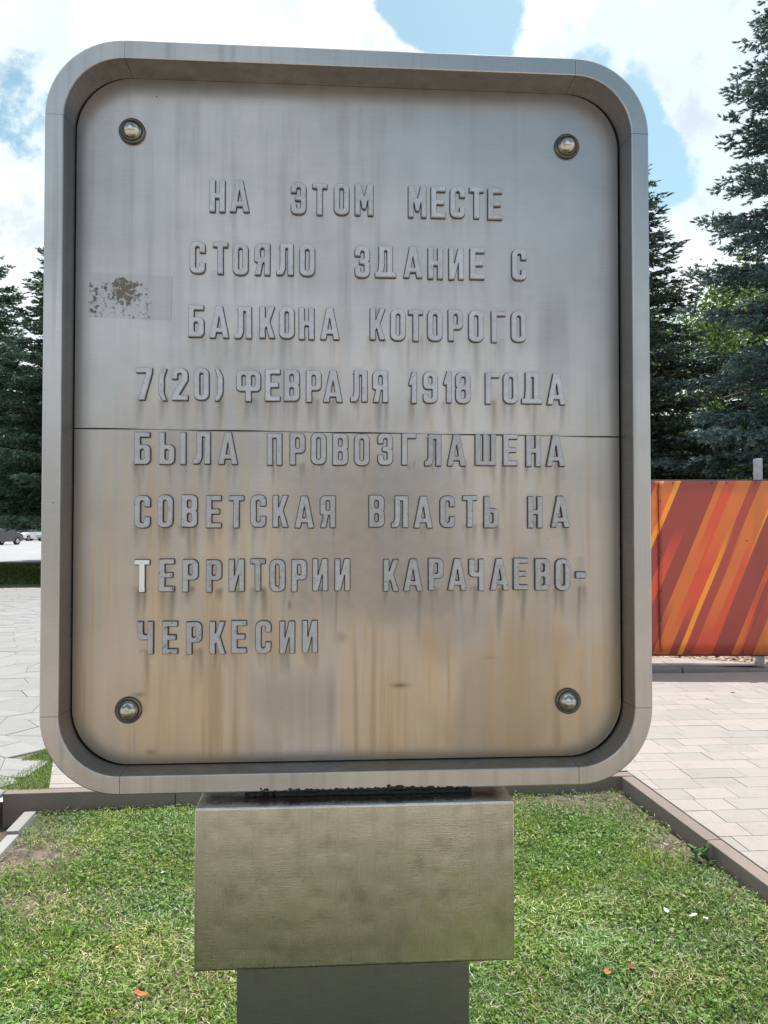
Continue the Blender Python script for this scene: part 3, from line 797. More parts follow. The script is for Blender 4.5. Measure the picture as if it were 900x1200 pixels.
for ch in sorted({c for _, t, _ in ROWS for c in t}):
    wd, cont = G[ch]
    bm = bmesh.new()
    glyph_solid(bm, cont, [(.0, -.0015), (0, -.0094), (-.0013, -.0107)], 0)      # 9 mm thick letter
    glyph_solid(bm, cont, [(.0018, .0004), (.0016, -.0016), (-.0012, -.0016)], 1, False)               # dark rim round its foot: dirt and gap shadow painted together
    bm.faces.ensure_lookup_table(); nf = len(bm.faces)
    for (sx_, sy_) in SCREW.get(ch, [(.08, .92), (.08, .08)]):
        r_ = bmesh.ops.create_cone(bm, cap_ends=True, segments=8, radius1=.0021, radius2=.0013, depth=.0016)['verts']
        for v in r_: v.co = Vector((v.co.x + sx_ * LH, -.0112 - v.co.z, v.co.y + sy_ * LH))
    bm.faces.ensure_lookup_table()
    for f in bm.faces[nf:]: f.material_index = 2
    bmesh.ops.recalc_face_normals(bm, faces=bm.faces[:])
    me = bpy.data.meshes.new('letter'); bm.to_mesh(me); bm.free()
    for m in (M['letter'], M['grime_shadow'], M['screw']): me.materials.append(m)
    GM[ch] = me
letters = []
for ri, (zb, txt, xs) in enumerate(ROWS):
    for k, (ch, x) in enumerate(zip(txt, xs)):
        me = GM[ch]
        if ri == 6 and k == 0:
            me = me.copy(); me.materials[0] = M['bright_letter']
        o = bpy.data.objects.new('letter', me); link(o, sign)
        o.location = (x + .0008, RV, zb - .0005 + .0012 * math.sin(k * 1.7 + ri)); o.rotation_euler = (0, rnd.uniform(-.006, .006), 0)
        g_ = rnd.uniform(.92, 1.08) * (1.08 if ri < 4 else .92)
        al = 1.0
        if ri == 6 and k in (1, 2, 3, 6): al = .15 if k in (1, 6) else .5
        elif ri == 7: al = (.45, .25, .45, .7, .65, .85, .9, .9)[k]
        elif ri == 5: al = .6
        elif ri == 6: al = .6
        else: al = rnd.uniform(.75, .97)
        o.color = (g_, g_, g_ * 1.02, al)
        if ri == 6 and k == 0: o['label'] = 'bright bare aluminium letter among dull grey ones'; o.color = (1, 1, 1, 1)
        letters.append((x, zb, G[ch][0] * LH, ri))

# the two plates, with painted reflections and streaks run down from the letters stored as an attribute
PX0, PX1, PZ0, PZ1 = X0 + FW + .0035, X1 - FW - .0045, Z0 + FW + .003, Z1 - FW - .001
PR = RO - FW
def seam(s): return 1.8022 + (s + .7825) * (1.7907 - 1.8022) / 1.412
def plate(zlo, zhi, upper):
    zz = np.linspace(0, 1, 200)
    base_lo = zlo; base_hi = zhi
    zs = np.unique(np.concatenate([np.linspace(0, 1, 190), (1 - np.cos(np.linspace(0, math.pi / 2, 40))) * PR / (zhi - zlo) if not upper else 1 - (1 - np.cos(np.linspace(0, math.pi / 2, 40))) * PR / (zhi - zlo)]))
    nu = 350; us = np.linspace(0, 1, nu)
    U, T = np.meshgrid(us, zs)
    Zr = zlo + (zhi - zlo) * T
    dd = np.clip((Zr - (PZ1 - PR)) / PR, 0, 1) if upper else np.clip(((PZ0 + PR) - Zr) / PR, 0, 1)
    sh = PR * (1 - np.sqrt(np.clip(1 - dd ** 2, 0, 1)))
    X = (PX0 + sh) + (PX1 - PX0 - 2 * sh) * U
    # seam edge follows the slightly tilted, slightly buckled joint
    edge = (1 - T) if upper else T
    target = seam(X) + (.0011 if upper else -.0011) + .0008 * np.sin(X * 19 + (2 if upper else 0))
    Z = Zr + (target - (zlo if upper else zhi)) * edge ** 3
    wav = .0016 * (fbm(X * 3.1 + 5, Z * 2.7, 21, 3) - .5)
    buck = -.0014 * np.exp(-((Z - seam(X)) / .012) ** 2) * (fbm(X * 9, X * 0, 5, 3) - .3)
    Y = RV + wav + (buck if upper else buck * .3)
    V = np.stack([X, Y, Z], -1).reshape(-1, 3); x = V[:, 0]; z = V[:, 2]
    nz, n_u = Z.shape; idx = np.arange(nz * n_u).reshape(nz, n_u)
    F = np.stack([idx[:-1, :-1], idx[:-1, 1:], idx[1:, 1:], idx[1:, :-1]], -1).reshape(-1, 4)
    # --- stains, and reflections painted as tone
    dark = np.zeros(len(x)); warm = np.zeros(len(x)); pale = np.zeros(len(x))
    r2 = random.Random(5)
    for (lx, lz, lw, ri) in letters:
        st = (.25, .38, .6, .8, .85, .85, 1.0, .75)[ri]
        for q in range(4):
            cx0 = lx + lw * r2.uniform(0.02, .98); wdh = r2.uniform(.0035, .009); L = r2.choice([.03, .05, .08, .11, .15]) * r2.uniform(.7, 1.2); am = st * r2.uniform(.35, .9)
            if ri == 6 and lx > .0: L *= 1.3
            top_ = lz + r2.uniform(-.002, .01)
            dz = top_ - z; m = (dz > -.01) & (dz < L * 1.05)
            dx = (x - cx0 - .002 * np.sin(z * 31 + cx0 * 90)) / (wdh * (1.0 + .3 * vnoise(z * 40, z * 0 + cx0 * 77, 3)))
            fall = np.clip(1 - dz / L, 0, 1) ** 1.1 * np.clip((dz + .01) / .01, 0, 1)
            dark = np.where(m, np.maximum(dark, am * fall * np.exp(-dx * dx)), dark)
        # general halo under the letter
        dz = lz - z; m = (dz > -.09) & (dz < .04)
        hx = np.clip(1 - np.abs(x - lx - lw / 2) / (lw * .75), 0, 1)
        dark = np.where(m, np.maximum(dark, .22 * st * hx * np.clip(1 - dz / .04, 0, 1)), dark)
        if ri >= 2:
            for q in range(2):
                cx0 = lx + lw * r2.uniform(-.1, 1.1); wdh = r2.uniform(.006, .016); L = r2.uniform(.08, .22); am = r2.uniform(.2, .6) * (1 if ri > 2 else .5)
                dz = lz + .01 - z; m = (dz > -.03) & (dz < L)
                dx = (x - cx0) / wdh
                warm = np.where(m, np.maximum(warm, am * np.clip(1 - dz / L, 0, 1) * np.clip((dz + .03) / .04, 0, 1) * np.exp(-dx * dx)), warm)
    vs = fbm(x * 46, z * 1.1 + 3, 9, 4); vs2 = fbm(x * 16, z * .9 + 9, 14, 4); cloud = fbm(x * 3.2, z * 2.2, 31, 4)
    low = np.clip((1.95 - z) / .75, 0, 1); rt = np.clip((x + .15) / .5, 0, 1)
    S_ = lambda v, a, b: np.clip((v - a) / (b - a), 0, 1) ** 2 * (3 - 2 * np.clip((v - a) / (b - a), 0, 1))
    warm = np.maximum(warm, S_(vs2, .42, .66) * low * (.35 + .5 * np.clip((1.36 - z) / .2, 0, 1)))  # tan growing downwards: stains plus painted reflection of the paving
    # big tan area, stain and painted paving reflection together, on the lower right, starting sharply under the seventh row; another at the lower left
    tanr = S_(x + .06 * (vs - .5), -.05, .12) * S_(1.42 - z + .25 * (vs2 - .5), 0, .24) * (.55 + .6 * S_(vs, .38, .6))
    tanl = S_(-x - .24, 0, .03) * S_(1.30 - z + .10 * (vs - .5), 0, .1) * .45
    t3 = S_(x + .115, 0, .012) * S_(1.245 - z + .01 * (vs - .5), 0, .015) * .75
    warm = np.maximum.reduce([warm, tanr * .8, tanl, t3 * .8])
    warm = warm * (1 - .85 * S_(x, -.36, -.30) * S_(-x, .115, .125) * S_(1.26 - z, 0, .1))
    dark = np.maximum(dark, .34 * S_(x, -.37, -.28) * S_(-x, .112, .125) * S_(1.24 - z, 0, .12) * S_(z, .95, 1.1))  # dark reflection left of lower centre, painted into the plate tone
    # pinkish-tan bloom, part painted paving reflection, over the middle and lower left, clean bright metal at the right
    bloom = S_(2.0 - z + .35 * (vs2 - .5), 0, .5) * (.25 + .45 * S_(vs, .4, .62))
    warm = np.maximum(warm, bloom * np.where(x < .0, 1, .6) * (1 - .8 * S_(x, -.36, -.30) * S_(-x, .115, .125) * S_(1.26 - z, 0, .1)))
    # upper part: very light warm run marks beneath the third row
    warm += .10 * S_(vs, .5, .7) * np.clip((2.1 - z) / .3, 0, 1)
    dark = np.maximum(dark, .30 * S_(vs, .56, .74) * (low * .8 + .2))
    dark = np.maximum(dark, .28 * S_(cloud, .52, .72) * low)
    band = S_(x + .06 * (vs2 - .5), -.36, -.18) * S_(-x + .08 * (vs - .5), -.30, -.14) * S_(z + .05 * (vs2 - .5), 1.27, 1.36) * S_(1.80 - z, 0, .14)  # dark band: tree reflection and surface deposit painted as one tone
    mot = fbm(x * 55, z * 55, 61, 3)
    dark = np.maximum(dark, band * (.22 + .26 * cloud + .16 * (mot - .5)))
    warm = warm * (1 - .45 * band)
    # darker towards the rim; dirt collected along the joint
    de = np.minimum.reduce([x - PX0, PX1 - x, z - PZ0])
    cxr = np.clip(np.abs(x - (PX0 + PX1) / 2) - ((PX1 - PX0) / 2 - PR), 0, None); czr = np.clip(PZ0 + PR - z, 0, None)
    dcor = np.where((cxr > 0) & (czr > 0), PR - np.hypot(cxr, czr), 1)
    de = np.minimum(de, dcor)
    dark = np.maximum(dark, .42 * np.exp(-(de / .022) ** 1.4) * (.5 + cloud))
    dark = np.maximum(dark, .5 * np.exp(-((z - seam(x)) / .0035) ** 2) * (fbm(x * 30, x * 0, 77, 3)))
    dark = np.maximum(dark, .28 * S_(-np.abs(x - .455) + .05 * vs, -.028, .0) * S_(z, 1.75, 2.1) * S_(2.22 - z, 0, .15))
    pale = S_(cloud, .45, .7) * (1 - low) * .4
    # single marks: brown run, smudge by the joint, scuffs
    def spot(cx0, cz0, rx, rz, am, arr):
        return np.maximum(arr, am * np.exp(-((x - cx0) / rx) ** 2 - ((z - cz0) / rz) ** 2))
    dark = spot(-.236, 1.355, .006, .016, .75, dark); dark = spot(.047, 1.145, .022, .006, .9, dark); dark = spot(.283, 1.2126, .028, .004, .6, dark)
    dark = spot(-.612, 1.130, .016, .006, .7, dark); dark = spot(-.583, .985, .014, .008, .55, dark); dark = spot(.18, 2.2, .006, .008, .8, dark); dark = spot(-.105, 1.27, .018, .014, .35, dark)
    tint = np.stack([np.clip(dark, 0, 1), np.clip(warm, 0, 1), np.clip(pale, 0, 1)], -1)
    me = np_mesh('plate', V, F, M['plate'], tint, 'stain_reflection', smooth=True)
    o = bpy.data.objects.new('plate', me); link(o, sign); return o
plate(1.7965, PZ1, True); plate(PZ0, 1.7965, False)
res = mesh_obj('sticker_residue', [(-.104, 0, -.057), (.104, 0, -.057), (.104, 0, .057), (-.104, 0, .057)], [(0, 1, 2, 3)], M['residue'], sign)
res.location = (-.6400, RV - .0022, 2.1400); res.rotation_euler = (0, math.radians(1.6), 0)

# domed fixing bolts
def dome(px_, pz_):
    bm = bmesh.new(); V_ = []; prof_ = [(0, -.030)] + [(.0268 * math.sin(t), -.006 - .024 * math.cos(t)) for t in [i * math.pi / 2 / 10 for i in range(1, 11)]]
    seg = 32; rings = []
    for r_, y_ in prof_[1:]:
        rings.append([bm.verts.new((r_ * math.cos(2 * math.pi * k / seg), y_, r_ * math.sin(2 * math.pi * k / seg))) for k in range(seg)])
    top_ = bm.verts.new((0, -.030, 0))
    for k in range(seg): bm.faces.new((top_, rings[0][k], rings[0][(k + 1) % seg]))
    for a, b in zip(rings[:-1], rings[1:]):
        for k in range(seg): bm.faces.new((a[k], b[k], b[(k + 1) % seg], a[(k + 1) % seg]))
    bmesh.ops.recalc_face_normals(bm, faces=bm.faces[:])
    d = bm_obj('bolt_cap', bm, M['dome'], sign, True, (px_, RV - .001, pz_))
    bm = bmesh.new(); pr = [(.0262, -.004), (.0275, -.0085), (.0305, -.0085), (.0330, -.006), (.0335, .002)]
    rr_ = [[bm.verts.new((r_ * math.cos(2 * math.pi * k / seg), y_, r_ * math.sin(2 * math.pi * k / seg))) for k in range(seg)] for r_, y_ in pr]
    for a, b in zip(rr_[:-1], rr_[1:]):
        for k in range(seg): bm.faces.new((a[k], b[k], b[(k + 1) % seg], a[(k + 1) % seg]))
    bmesh.ops.recalc_face_normals(bm, faces=bm.faces[:])
    bm_obj('washer', bm, M['dome_ring'], d, True)
for q in ((-.6393, 2.5626), (.4902, 2.5598), (-.6385, 1.0925), (.4866, 1.0993)): dome(*q)

# bracket box and post
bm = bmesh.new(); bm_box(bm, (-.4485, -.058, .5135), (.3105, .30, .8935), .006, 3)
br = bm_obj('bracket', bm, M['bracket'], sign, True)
br.data.shade_smooth()
for p in br.data.polygons: p.use_smooth = True
try: br.data.set_sharp_from_angle(angle=math.radians(14))
except Exception: pass
# hem line: folded sheet edges at the sides
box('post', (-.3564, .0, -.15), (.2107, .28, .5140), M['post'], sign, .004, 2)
box('saddle', (-.34, .018, .890), (.22, .18, .912), M['back'], sign)
bm = bmesh.new(); r3 = random.Random(3)
for i in range(150):
    x = r3.uniform(-.33, .21); hh = r3.uniform(.003, .009) * (1.3 if x < -.0 else 1)
    if x > -.26 and x < .20 or r3.random() < .3:
        r_ = bmesh.ops.create_icosphere(bm, subdivisions=1, radius=1)['verts']
        s_ = (r3.uniform(.006, .02), r3.uniform(.004, .01), hh)
        for v in r_: v.co = Vector((x + v.co.x * s_[0], .012 + v.co.y * s_[1], .8945 + hh * .6 + v.co.z * s_[2]))
for i in range(300):
    x = r3.gauss(-.02, .15); 
    if not -.30 < x < .21: continue
    den = .5 + .5 * math.sin(x * 41) * math.sin(x * 17 + 1)
    if r3.random() > .35 + .65 * den: continue
    r_ = bmesh.ops.create_icosphere(bm, subdivisions=1, radius=1)['verts']
    s_ = (r3.uniform(.002, .008), .0012, r3.uniform(.001, .0035)); zz = .9085 + abs(r3.gauss(0, .0032)) * (.3 + den)
    for v in r_: v.co = Vector((x + v.co.x * s_[0], -.0003 + v.co.y * s_[1], zz + v.co.z * s_[2]))
bm_obj('moss_dirt', bm, M['back'], sign, True)

# ------------------------------------------------------------------ banner fence
fence = empty('banner_fence', (2.72, 7.9, 0), math.radians(-.6))
tag(fence, 'fence of orange, red and yellow diagonally striped banner panels on grey square posts', 'fence')
BZ0, BZ1 = .255, 2.035
def banner_panel(x0, x1, yoff, shift):
    nx_, nz_ = 60, 14; V_ = []; F_ = []
    for j in range(nz_ + 1):
        for i in range(nx_ + 1):
            x = x0 + (x1 - x0) * i / nx_; z = (BZ1 - BZ0) * j / nz_
            V_.append((x + shift, .006 * math.sin(x * 5.1 + z * 1.3) * math.sin(math.pi * j / nz_), z))
    n0 = len(V_)
    for j in range(nz_):
        for i in range(nx_):
            a = j * (nx_ + 1) + i; F_.append((a, a + 1, a + nx_ + 2, a + nx_ + 1))
    o = mesh_obj('banner_panel', V_, F_, M['banner'], fence, True, (-shift, yoff, BZ0))
    md = o.modifiers.new('thickness', 'SOLIDIFY'); md.thickness = .004; md.offset = 1
    return o
banner_panel(.1035, 3.6, 0, 0); banner_panel(-2.7, .112, .006, .012)
# slack lacing cord along the joint, eyelets
box('top_rail', (-2.7, .012, BZ1 - .012), (3.6, .045, BZ1 + .012), M['rail'], fence, .003)
box('bottom_rail', (-2.7, .012, BZ0 - .018), (3.6, .045, BZ0 + .008), M['rail'], fence, .003)
cu = []
for i in range(25):
    z = BZ0 + .03 + (BZ1 - BZ0 - .06) * i / 24; cu.append(Vector((.104 + .010 * math.sin(i * .5) * (i % 3) / 2 + (.02 if i == 0 else 0), -.008, z)))
bm = bmesh.new(); prev = None
for p in cu:
    ring = [bm.verts.new(p + Vector((.0042 * math.cos(k * math.pi / 2), .0042 * math.sin(k * math.pi / 2), 0))) for k in range(4)]
    if prev:
        for k in range(4): bm.faces.new((prev[k], prev[(k + 1) % 4], ring[(k + 1) % 4], ring[k]))
    prev = ring
bm_obj('lacing_cord', bm, plain('cord_dark', (.12, .03, .03), .8), fence)
evm = None
for (x, z) in [(.12, 1.83), (.12, .9), (.12, 1.3), (.12, .6), (.12, .30), (.25, 2.015), (.80, 2.015), (1.1, 2.015), (.02, 2.015), (.95, .285), (1.4, .285), (.4, .285), (.65, 2.015), (1.0, 1.42)]:
    if evm is None:
        bm = bmesh.new(); bmesh.ops.create_cone(bm, cap_ends=True, segments=8, radius1=.008, radius2=.006, depth=.006)
        for v in bm.verts: v.co = Vector((v.co.x, v.co.z, v.co.y))
        o = bm_obj('rivet', bm, M['rail'], fence); evm = o.data
    else: o = bpy.data.objects.new('rivet', evm); link(o, fence)
    o.location = (x, -.006, z)
for x in (1.165, -1.6, 3.3):
    box('post', (x - .034, .05, .0), (x + .034, .118, 2.27), M['post_grey'], fence, .004)
    box('base_plate', (x - .07, .03, .12), (x + .07, .15, .142), M['post_grey'], fence, .003)

# mulch of wood chips and stones behind the fence
n = 9000
cxs = rng.uniform(1.5, 6.5, n); cys = 7.95 + rng.uniform(0, 1, n) ** 1.3 * 2.4
keep = (cxs * .42 + cys * .907) > (.42 * 3.6 + .907 * 8.02)
cxs, cys = cxs[keep], cys[keep]; n = len(cxs)
sz = rng.uniform(.008, .026, (n, 3)) * [1.4, .9, .5]
tet = np.array([[-1, -1, -.6], [1, -.8, -.6], [.9, 1, -.6], [-.8, .9, -.6], [.1, 0, 1]])
ang = rng.uniform(0, 6.28, n); P = tet[None] * sz[:, None]
ca, sa = np.cos(ang)[:, None], np.sin(ang)[:, None]
Px = P[:, :, 0] * ca - P[:, :, 1] * sa + cxs[:, None]; Py = P[:, :, 0] * sa + P[:, :, 1] * ca + cys[:, None]
Pz = P[:, :, 2] + .135 + rng.uniform(0, .03, n)[:, None]
V = np.stack([Px, Py, Pz], -1).reshape(-1, 3)
Ft = np.array([[0, 1, 4], [1, 2, 4], [2, 3, 4], [3, 0, 4]]); F = (np.arange(n)[:, None, None] * 5 + Ft[None]).reshape(-1, 3)
tt = rng.uniform(0, 1, (n, 1)); tint = (np.array([.45, .36, .28]) * (1 - tt) + np.array([.16, .11, .08]) * tt) * rng.uniform(.6, 1.3, (n, 1))
o = bpy.data.objects.new('wood_chips', np_mesh('wood_chips', V, F, M['chips'], np.repeat(tint, 5, 0))); link(o); tag(o, 'wood chips and gravel spread behind the striped banner fence', 'mulch', kind='stuff')

# ------------------------------------------------------------------ lawn
def coverage(x, y):
    """0 bare .. 1 dense green"""
    n_ = fbm(x * 3.0, y * 3.0, 41, 4); c = np.clip((n_ - .20) / .2, 0, 1)
    back = bedrow(x) - y
    c = c * np.clip(back / .18 + .25, 0, 1) ** .7
    # dusty corner at the back right and along the right kerb
    xk = KC.x + (KC.y - y) * .1237
    c = np.where(y < 3.3, np.maximum(c, np.where(x < -.5, .5, .75)), c)
    edge = np.clip((xk - x) / .40, 0, 1) + .5 * (n_ - .45)
    c = c * np.clip(edge + .05 + .6 * np.clip((3.5 - y) / .5, 0, 1), 0, 1)
    ls = np.clip((x - STRIP(y)) / .40, 0, 1) + .8 * (n_ - .35)
    c = c * np.clip(ls + .1 + np.clip((3.25 - y) / .4, 0, 1), 0, 1)
    spot = np.exp(-((x - 1.0) / .36) ** 2 - ((y - 4.33) / .19) ** 2); c = c * (1 - .95 * spot)
    l1 = np.exp(-((x + 1.62) / .22) ** 2 - ((y - 3.75) / .45) ** 2); c = c * (1 - .75 * l1)
    l2 = np.exp(-((x + 1.05) / .25) ** 2 - ((y - 3.98) / .10) ** 2); c = c * (1 - .5 * l2)
    l3 = np.exp(-((x + 1.45) / .16) ** 2 - ((y - 3.2) / .16) ** 2); c = c * (1 - .8 * l3)
    out = x < STRIP(y) - .04
    return np.where(out, c * .06, c)
def blades(n, xr, yr, lmin, lmax, wmin, wmax, tmin, tmax, cols, zoff=0, covpow=1.0, minc=0.0, curl=.4, only=None, patch=None):
    x = rng.uniform(*xr, n); y = rng.uniform(*yr, n)
    xk = KC.x + (KC.y - y) * .1237
    ok = (y < bedrow(x) - .006) & (x < xk - .008)
    ok &= ~((x > STRIP(y) - .065) & (x < STRIP(y) + .004))
    c = np.maximum(coverage(x, y) ** covpow, minc); ok &= rng.uniform(0, 1, n) < c
    if only is not None: ok &= only(x, y)
    if patch is not None: ok &= rng.uniform(0, 1, n) < np.clip((fbm(x * patch[0] + patch[1], y * patch[0], 55, 4) - patch[2]) / .12, patch[3], 1)
    x, y = x[ok], y[ok]; n = len(x)
    L = rng.uniform(lmin, lmax, n) * (.55 + .95 * fbm(x * 6.5, y * 6.5, 19, 3)); wd = rng.uniform(wmin, wmax, n); az = rng.uniform(0, 2 * np.pi, n); ti = np.radians(rng.uniform(tmin, tmax, n))
    dx, dy = np.cos(az), np.sin(az); px_, py_ = -dy, dx
    z0 = lawn_z(x, y) + zoff * rng.uniform(0.1, 1, n) * (.6 + .8 * fbm(x * 6.5, y * 6.5, 19, 3))
    def pt(s, lat, bend):
        t_ = ti + bend; r_ = L * s
        return np.stack([x + dx * np.sin(t_) * r_ + px_ * lat, y + dy * np.sin(t_) * r_ + py_ * lat, z0 + np.cos(t_) * r_], -1)
    tw = rng.uniform(-.3, .3, n)
    a = pt(0, -wd / 2, 0); b = pt(0, wd / 2, 0); m1 = pt(.55, wd * .45, 0); m2 = pt(.55, -wd * .45, 0); tip = pt(1, 0 * wd, curl * rng.uniform(.2, 1.4, n))
    m1[:, 2] += wd * tw; m2[:, 2] -= wd * tw
    V = np.stack([a, b, m1, m2, tip], 1)
    tri = np.array([[0, 1, 2], [0, 2, 3], [3, 2, 4]])
    F = (np.arange(n)[:, None, None] * 5 + tri[None]).reshape(-1, 3)
    ci = rng.integers(0, len(cols), n); col = np.array(cols)[ci] * rng.uniform(.7, 1.3, (n, 1))
    big_ = fbm(x * 1.7, y * 1.7, 77, 3)[:, None]
    col = col * (0.76 + .98 * big_) * (1 + np.array([.35, .08, -.1]) * (fbm(x * 4.2 + 7, y * 4.2, 33, 3)[:, None] - .5) * 2)
    return V.reshape(-1, 3), F, np.repeat(col, 5, 0)
GREEN = [(.10, .21, .018), (.14, .26, .025), (.06, .13, .014), (.18, .28, .045), (.10, .18, .025)]
DRY = [(.33, .37, .15), (.42, .42, .22), (.25, .32, .09), (.30, .27, .14), (.52, .52, .32), (.20, .29, .07)]
GREY = [(.26, .23, .17), (.20, .18, .13), (.33, .30, .24), (.15, .13, .09)]
parts = []
parts.append(blades(210000, (-2.3, 1.75), (2.25, 4.5), .014, .036, .0024, .0048, 8, 78, GREEN, .006))
parts.append(blades(78000, (-2.3, 1.75), (2.25, 4.5), .010, .030, .0014, .0030, 55, 96, DRY, .030, .6, .07, .08, patch=(2.6, 4.0, .42, .25)))
parts.append(blades(22000, (-2.3, 1.75), (2.25, 4.5), .012, .035, .0015, .003, 70, 95, GREY, .010, .0, 1.0, .25, only=lambda x, y: coverage(x, y) < .55))
near = lambda x, y: (y < 3.3)
parts.append(blades(13000, (-1.6, 1.75), (2.25, 3.3), .012, .050, .0016, .0030, 50, 94, DRY, .034, .5, .2, .1, patch=(4.1, 1.0, .44, .15)))
parts.append(blades(60000, (-3.1, 1.95), (0, 2.3), .018, .045, .004, .008, 10, 75, GREEN + DRY[:2], .006))
def merge(parts):
    VV, FF, CC = [], [], []; b = 0
    for V, F, C in parts: VV.append(V); FF.append(F + b); CC.append(C); b += len(V)
    return np.concatenate(VV), np.concatenate(FF), np.concatenate(CC)
V, F, C = merge(parts); print('blades tris', len(F))
o = bpy.data.objects.new('grass', np_mesh('grass', V, F, M['blade'], C)); link(o); tag(o, 'short mown grass with pale clippings filling the kerbed bed round the post', 'grass', kind='stuff')

# broad-leaved weeds and clover between the grass
def weeds(n, xr, yr, smin, smax, cols, zmax, thr):
    x = rng.uniform(*xr, n); y = rng.uniform(*yr, n)
    xk = KC.x + (KC.y - y) * .1237
    cl = fbm(x * 5.5, y * 5.5, 90, 3)
    ok = (y < bedrow(x) - .02) & (x < xk - .02) & (x > STRIP(y) + .01) & (rng.uniform(0, 1, n) < coverage(x, y)) & (cl > thr)
    x, y = x[ok], y[ok]; n = len(x); s = rng.uniform(smin, smax, n)
    base = np.array([[-.1, 0, 0], [.35, .42, .05], [.8, .30, .0], [1.05, 0, -.1], [.8, -.30, .0], [.35, -.42, .05]])
    az = rng.uniform(0, 6.28, n); pitch = rng.uniform(-.3, .7, n); roll = rng.uniform(-.5, .5, n)
    P = base[None] * s[:, None, None]
    P0 = P[:, :, 0] * np.cos(pitch)[:, None]; Pz = P[:, :, 0] * np.sin(pitch)[:, None] + P[:, :, 1] * np.sin(roll)[:, None] + P[:, :, 2]; P1 = P[:, :, 1] * np.cos(roll)[:, None]
    X = P0 * np.cos(az)[:, None] - P1 * np.sin(az)[:, None] + x[:, None]; Y = P0 * np.sin(az)[:, None] + P1 * np.cos(az)[:, None] + y[:, None]
    Z = Pz + (lawn_z(x, y) + rng.uniform(.006, zmax, n))[:, None]
    V = np.stack([X, Y, Z], -1).reshape(-1, 3); tri = np.array([[0, 1, 5], [1, 2, 5], [2, 4, 5], [2, 3, 4]])
    F = (np.arange(n)[:, None, None] * 6 + tri[None]).reshape(-1, 3)
    col = np.array(cols)[rng.integers(0, len(cols), n)] * rng.uniform(.75, 1.3, (n, 1))
    return V, F, np.repeat(col, 6, 0)
V, F, C = merge([weeds(52000, (-2.0, 1.7), (2.25, 4.45), .007, .016, [(.11, .23, .02), (.15, .29, .03), (.06, .14, .02), (.17, .25, .05)], .034, .50)])
o = bpy.data.objects.new('clover', np_mesh('clover', V, F, M['blade'], C)); link(o); tag(o, 'patches of low broad-leaved clover growing through the mown grass', 'ground cover', kind='stuff')

# grass growing in the wedges of the left paving
def wedge(n, poly, z):
    xs = [p[0] for p in poly]; ys = [p[1] for p in poly]
    x = rng.uniform(min(xs), max(xs), n); y = rng.uniform(min(ys), max(ys), n)
    ok = np.array([in_poly(a, b, poly) for a, b in zip(x, y)]); x, y = x[ok], y[ok]; n = len(x)
    L = rng.uniform(.015, .04, n); az = rng.uniform(0, 6.28, n); ti = rng.uniform(.1, 1.3, n); wd = rng.uniform(.002, .004, n)
    dx, dy = np.cos(az), np.sin(az)
    a = np.stack([x - dy * -wd, y + dx * -wd, x * 0 + z], -1); b = np.stack([x - dy * wd, y + dx * wd, x * 0 + z], -1)
    c = np.stack([x + dx * np.sin(ti) * L, y + dy * np.sin(ti) * L, z + np.cos(ti) * L], -1)
    V = np.stack([a, b, c], 1).reshape(-1, 3); F = np.arange(n * 3).reshape(-1, 3)
    col = np.array(GREEN + DRY[:3])[rng.integers(0, 8, n)] * rng.uniform(.8, 1.3, (n, 1))
    return V, F, np.repeat(col, 3, 0)
V, F, C = merge([wedge(14000, [(-2.40, 4.16), (-2.08, 4.24), (-1.85, 4.27), (-2.055, 4.80), (-2.10, 4.90), (-2.16, 4.5), (-2.4, 4.33)], .094),
                 wedge(7000, [(-2.26, 4.80), (-2.05, 4.78), (-2.05, 5.12), (-2.2, 5.05)], .094)])
o = bpy.data.objects.new('joint_grass', np_mesh('joint_grass', V, F, M['blade'], C)); link(o); tag(o, 'thin grass growing in the gaps between grey flagstones and tiled path', 'grass', kind='stuff')
# tufts on the shaded lawn strip
n = 50000; x = rng.uniform(-22, -8, n); y = 17.3 + (x + 60) * .05 + rng.uniform(.0, 1, n) * 10
L = rng.uniform(.03, .09, n); az = rng.uniform(0, 6.28, n); wd = L * .25; ti = rng.uniform(0, 1, n)
a = np.stack([x - np.sin(az) * wd, y + np.cos(az) * wd, x * 0 + .098], -1); b = np.stack([x + np.sin(az) * wd, y - np.cos(az) * wd, x * 0 + .098], -1); c = np.stack([x + np.cos(az) * L * ti, y + np.sin(az) * L * ti, .098 + L], -1)
col = np.array(GREEN)[rng.integers(0, 5, n)] * rng.uniform(.3, .8, (n, 1)) * [1.1, .8, 1]
o = bpy.data.objects.new('strip_grass', np_mesh('strip_grass', np.stack([a, b, c], 1).reshape(-1, 3), np.arange(n * 3).reshape(-1, 3), M['blade'], np.repeat(col, 3, 0))); link(o)
tag(o, 'shaded grass strip beyond the flagstones before the road', 'grass', kind='stuff')

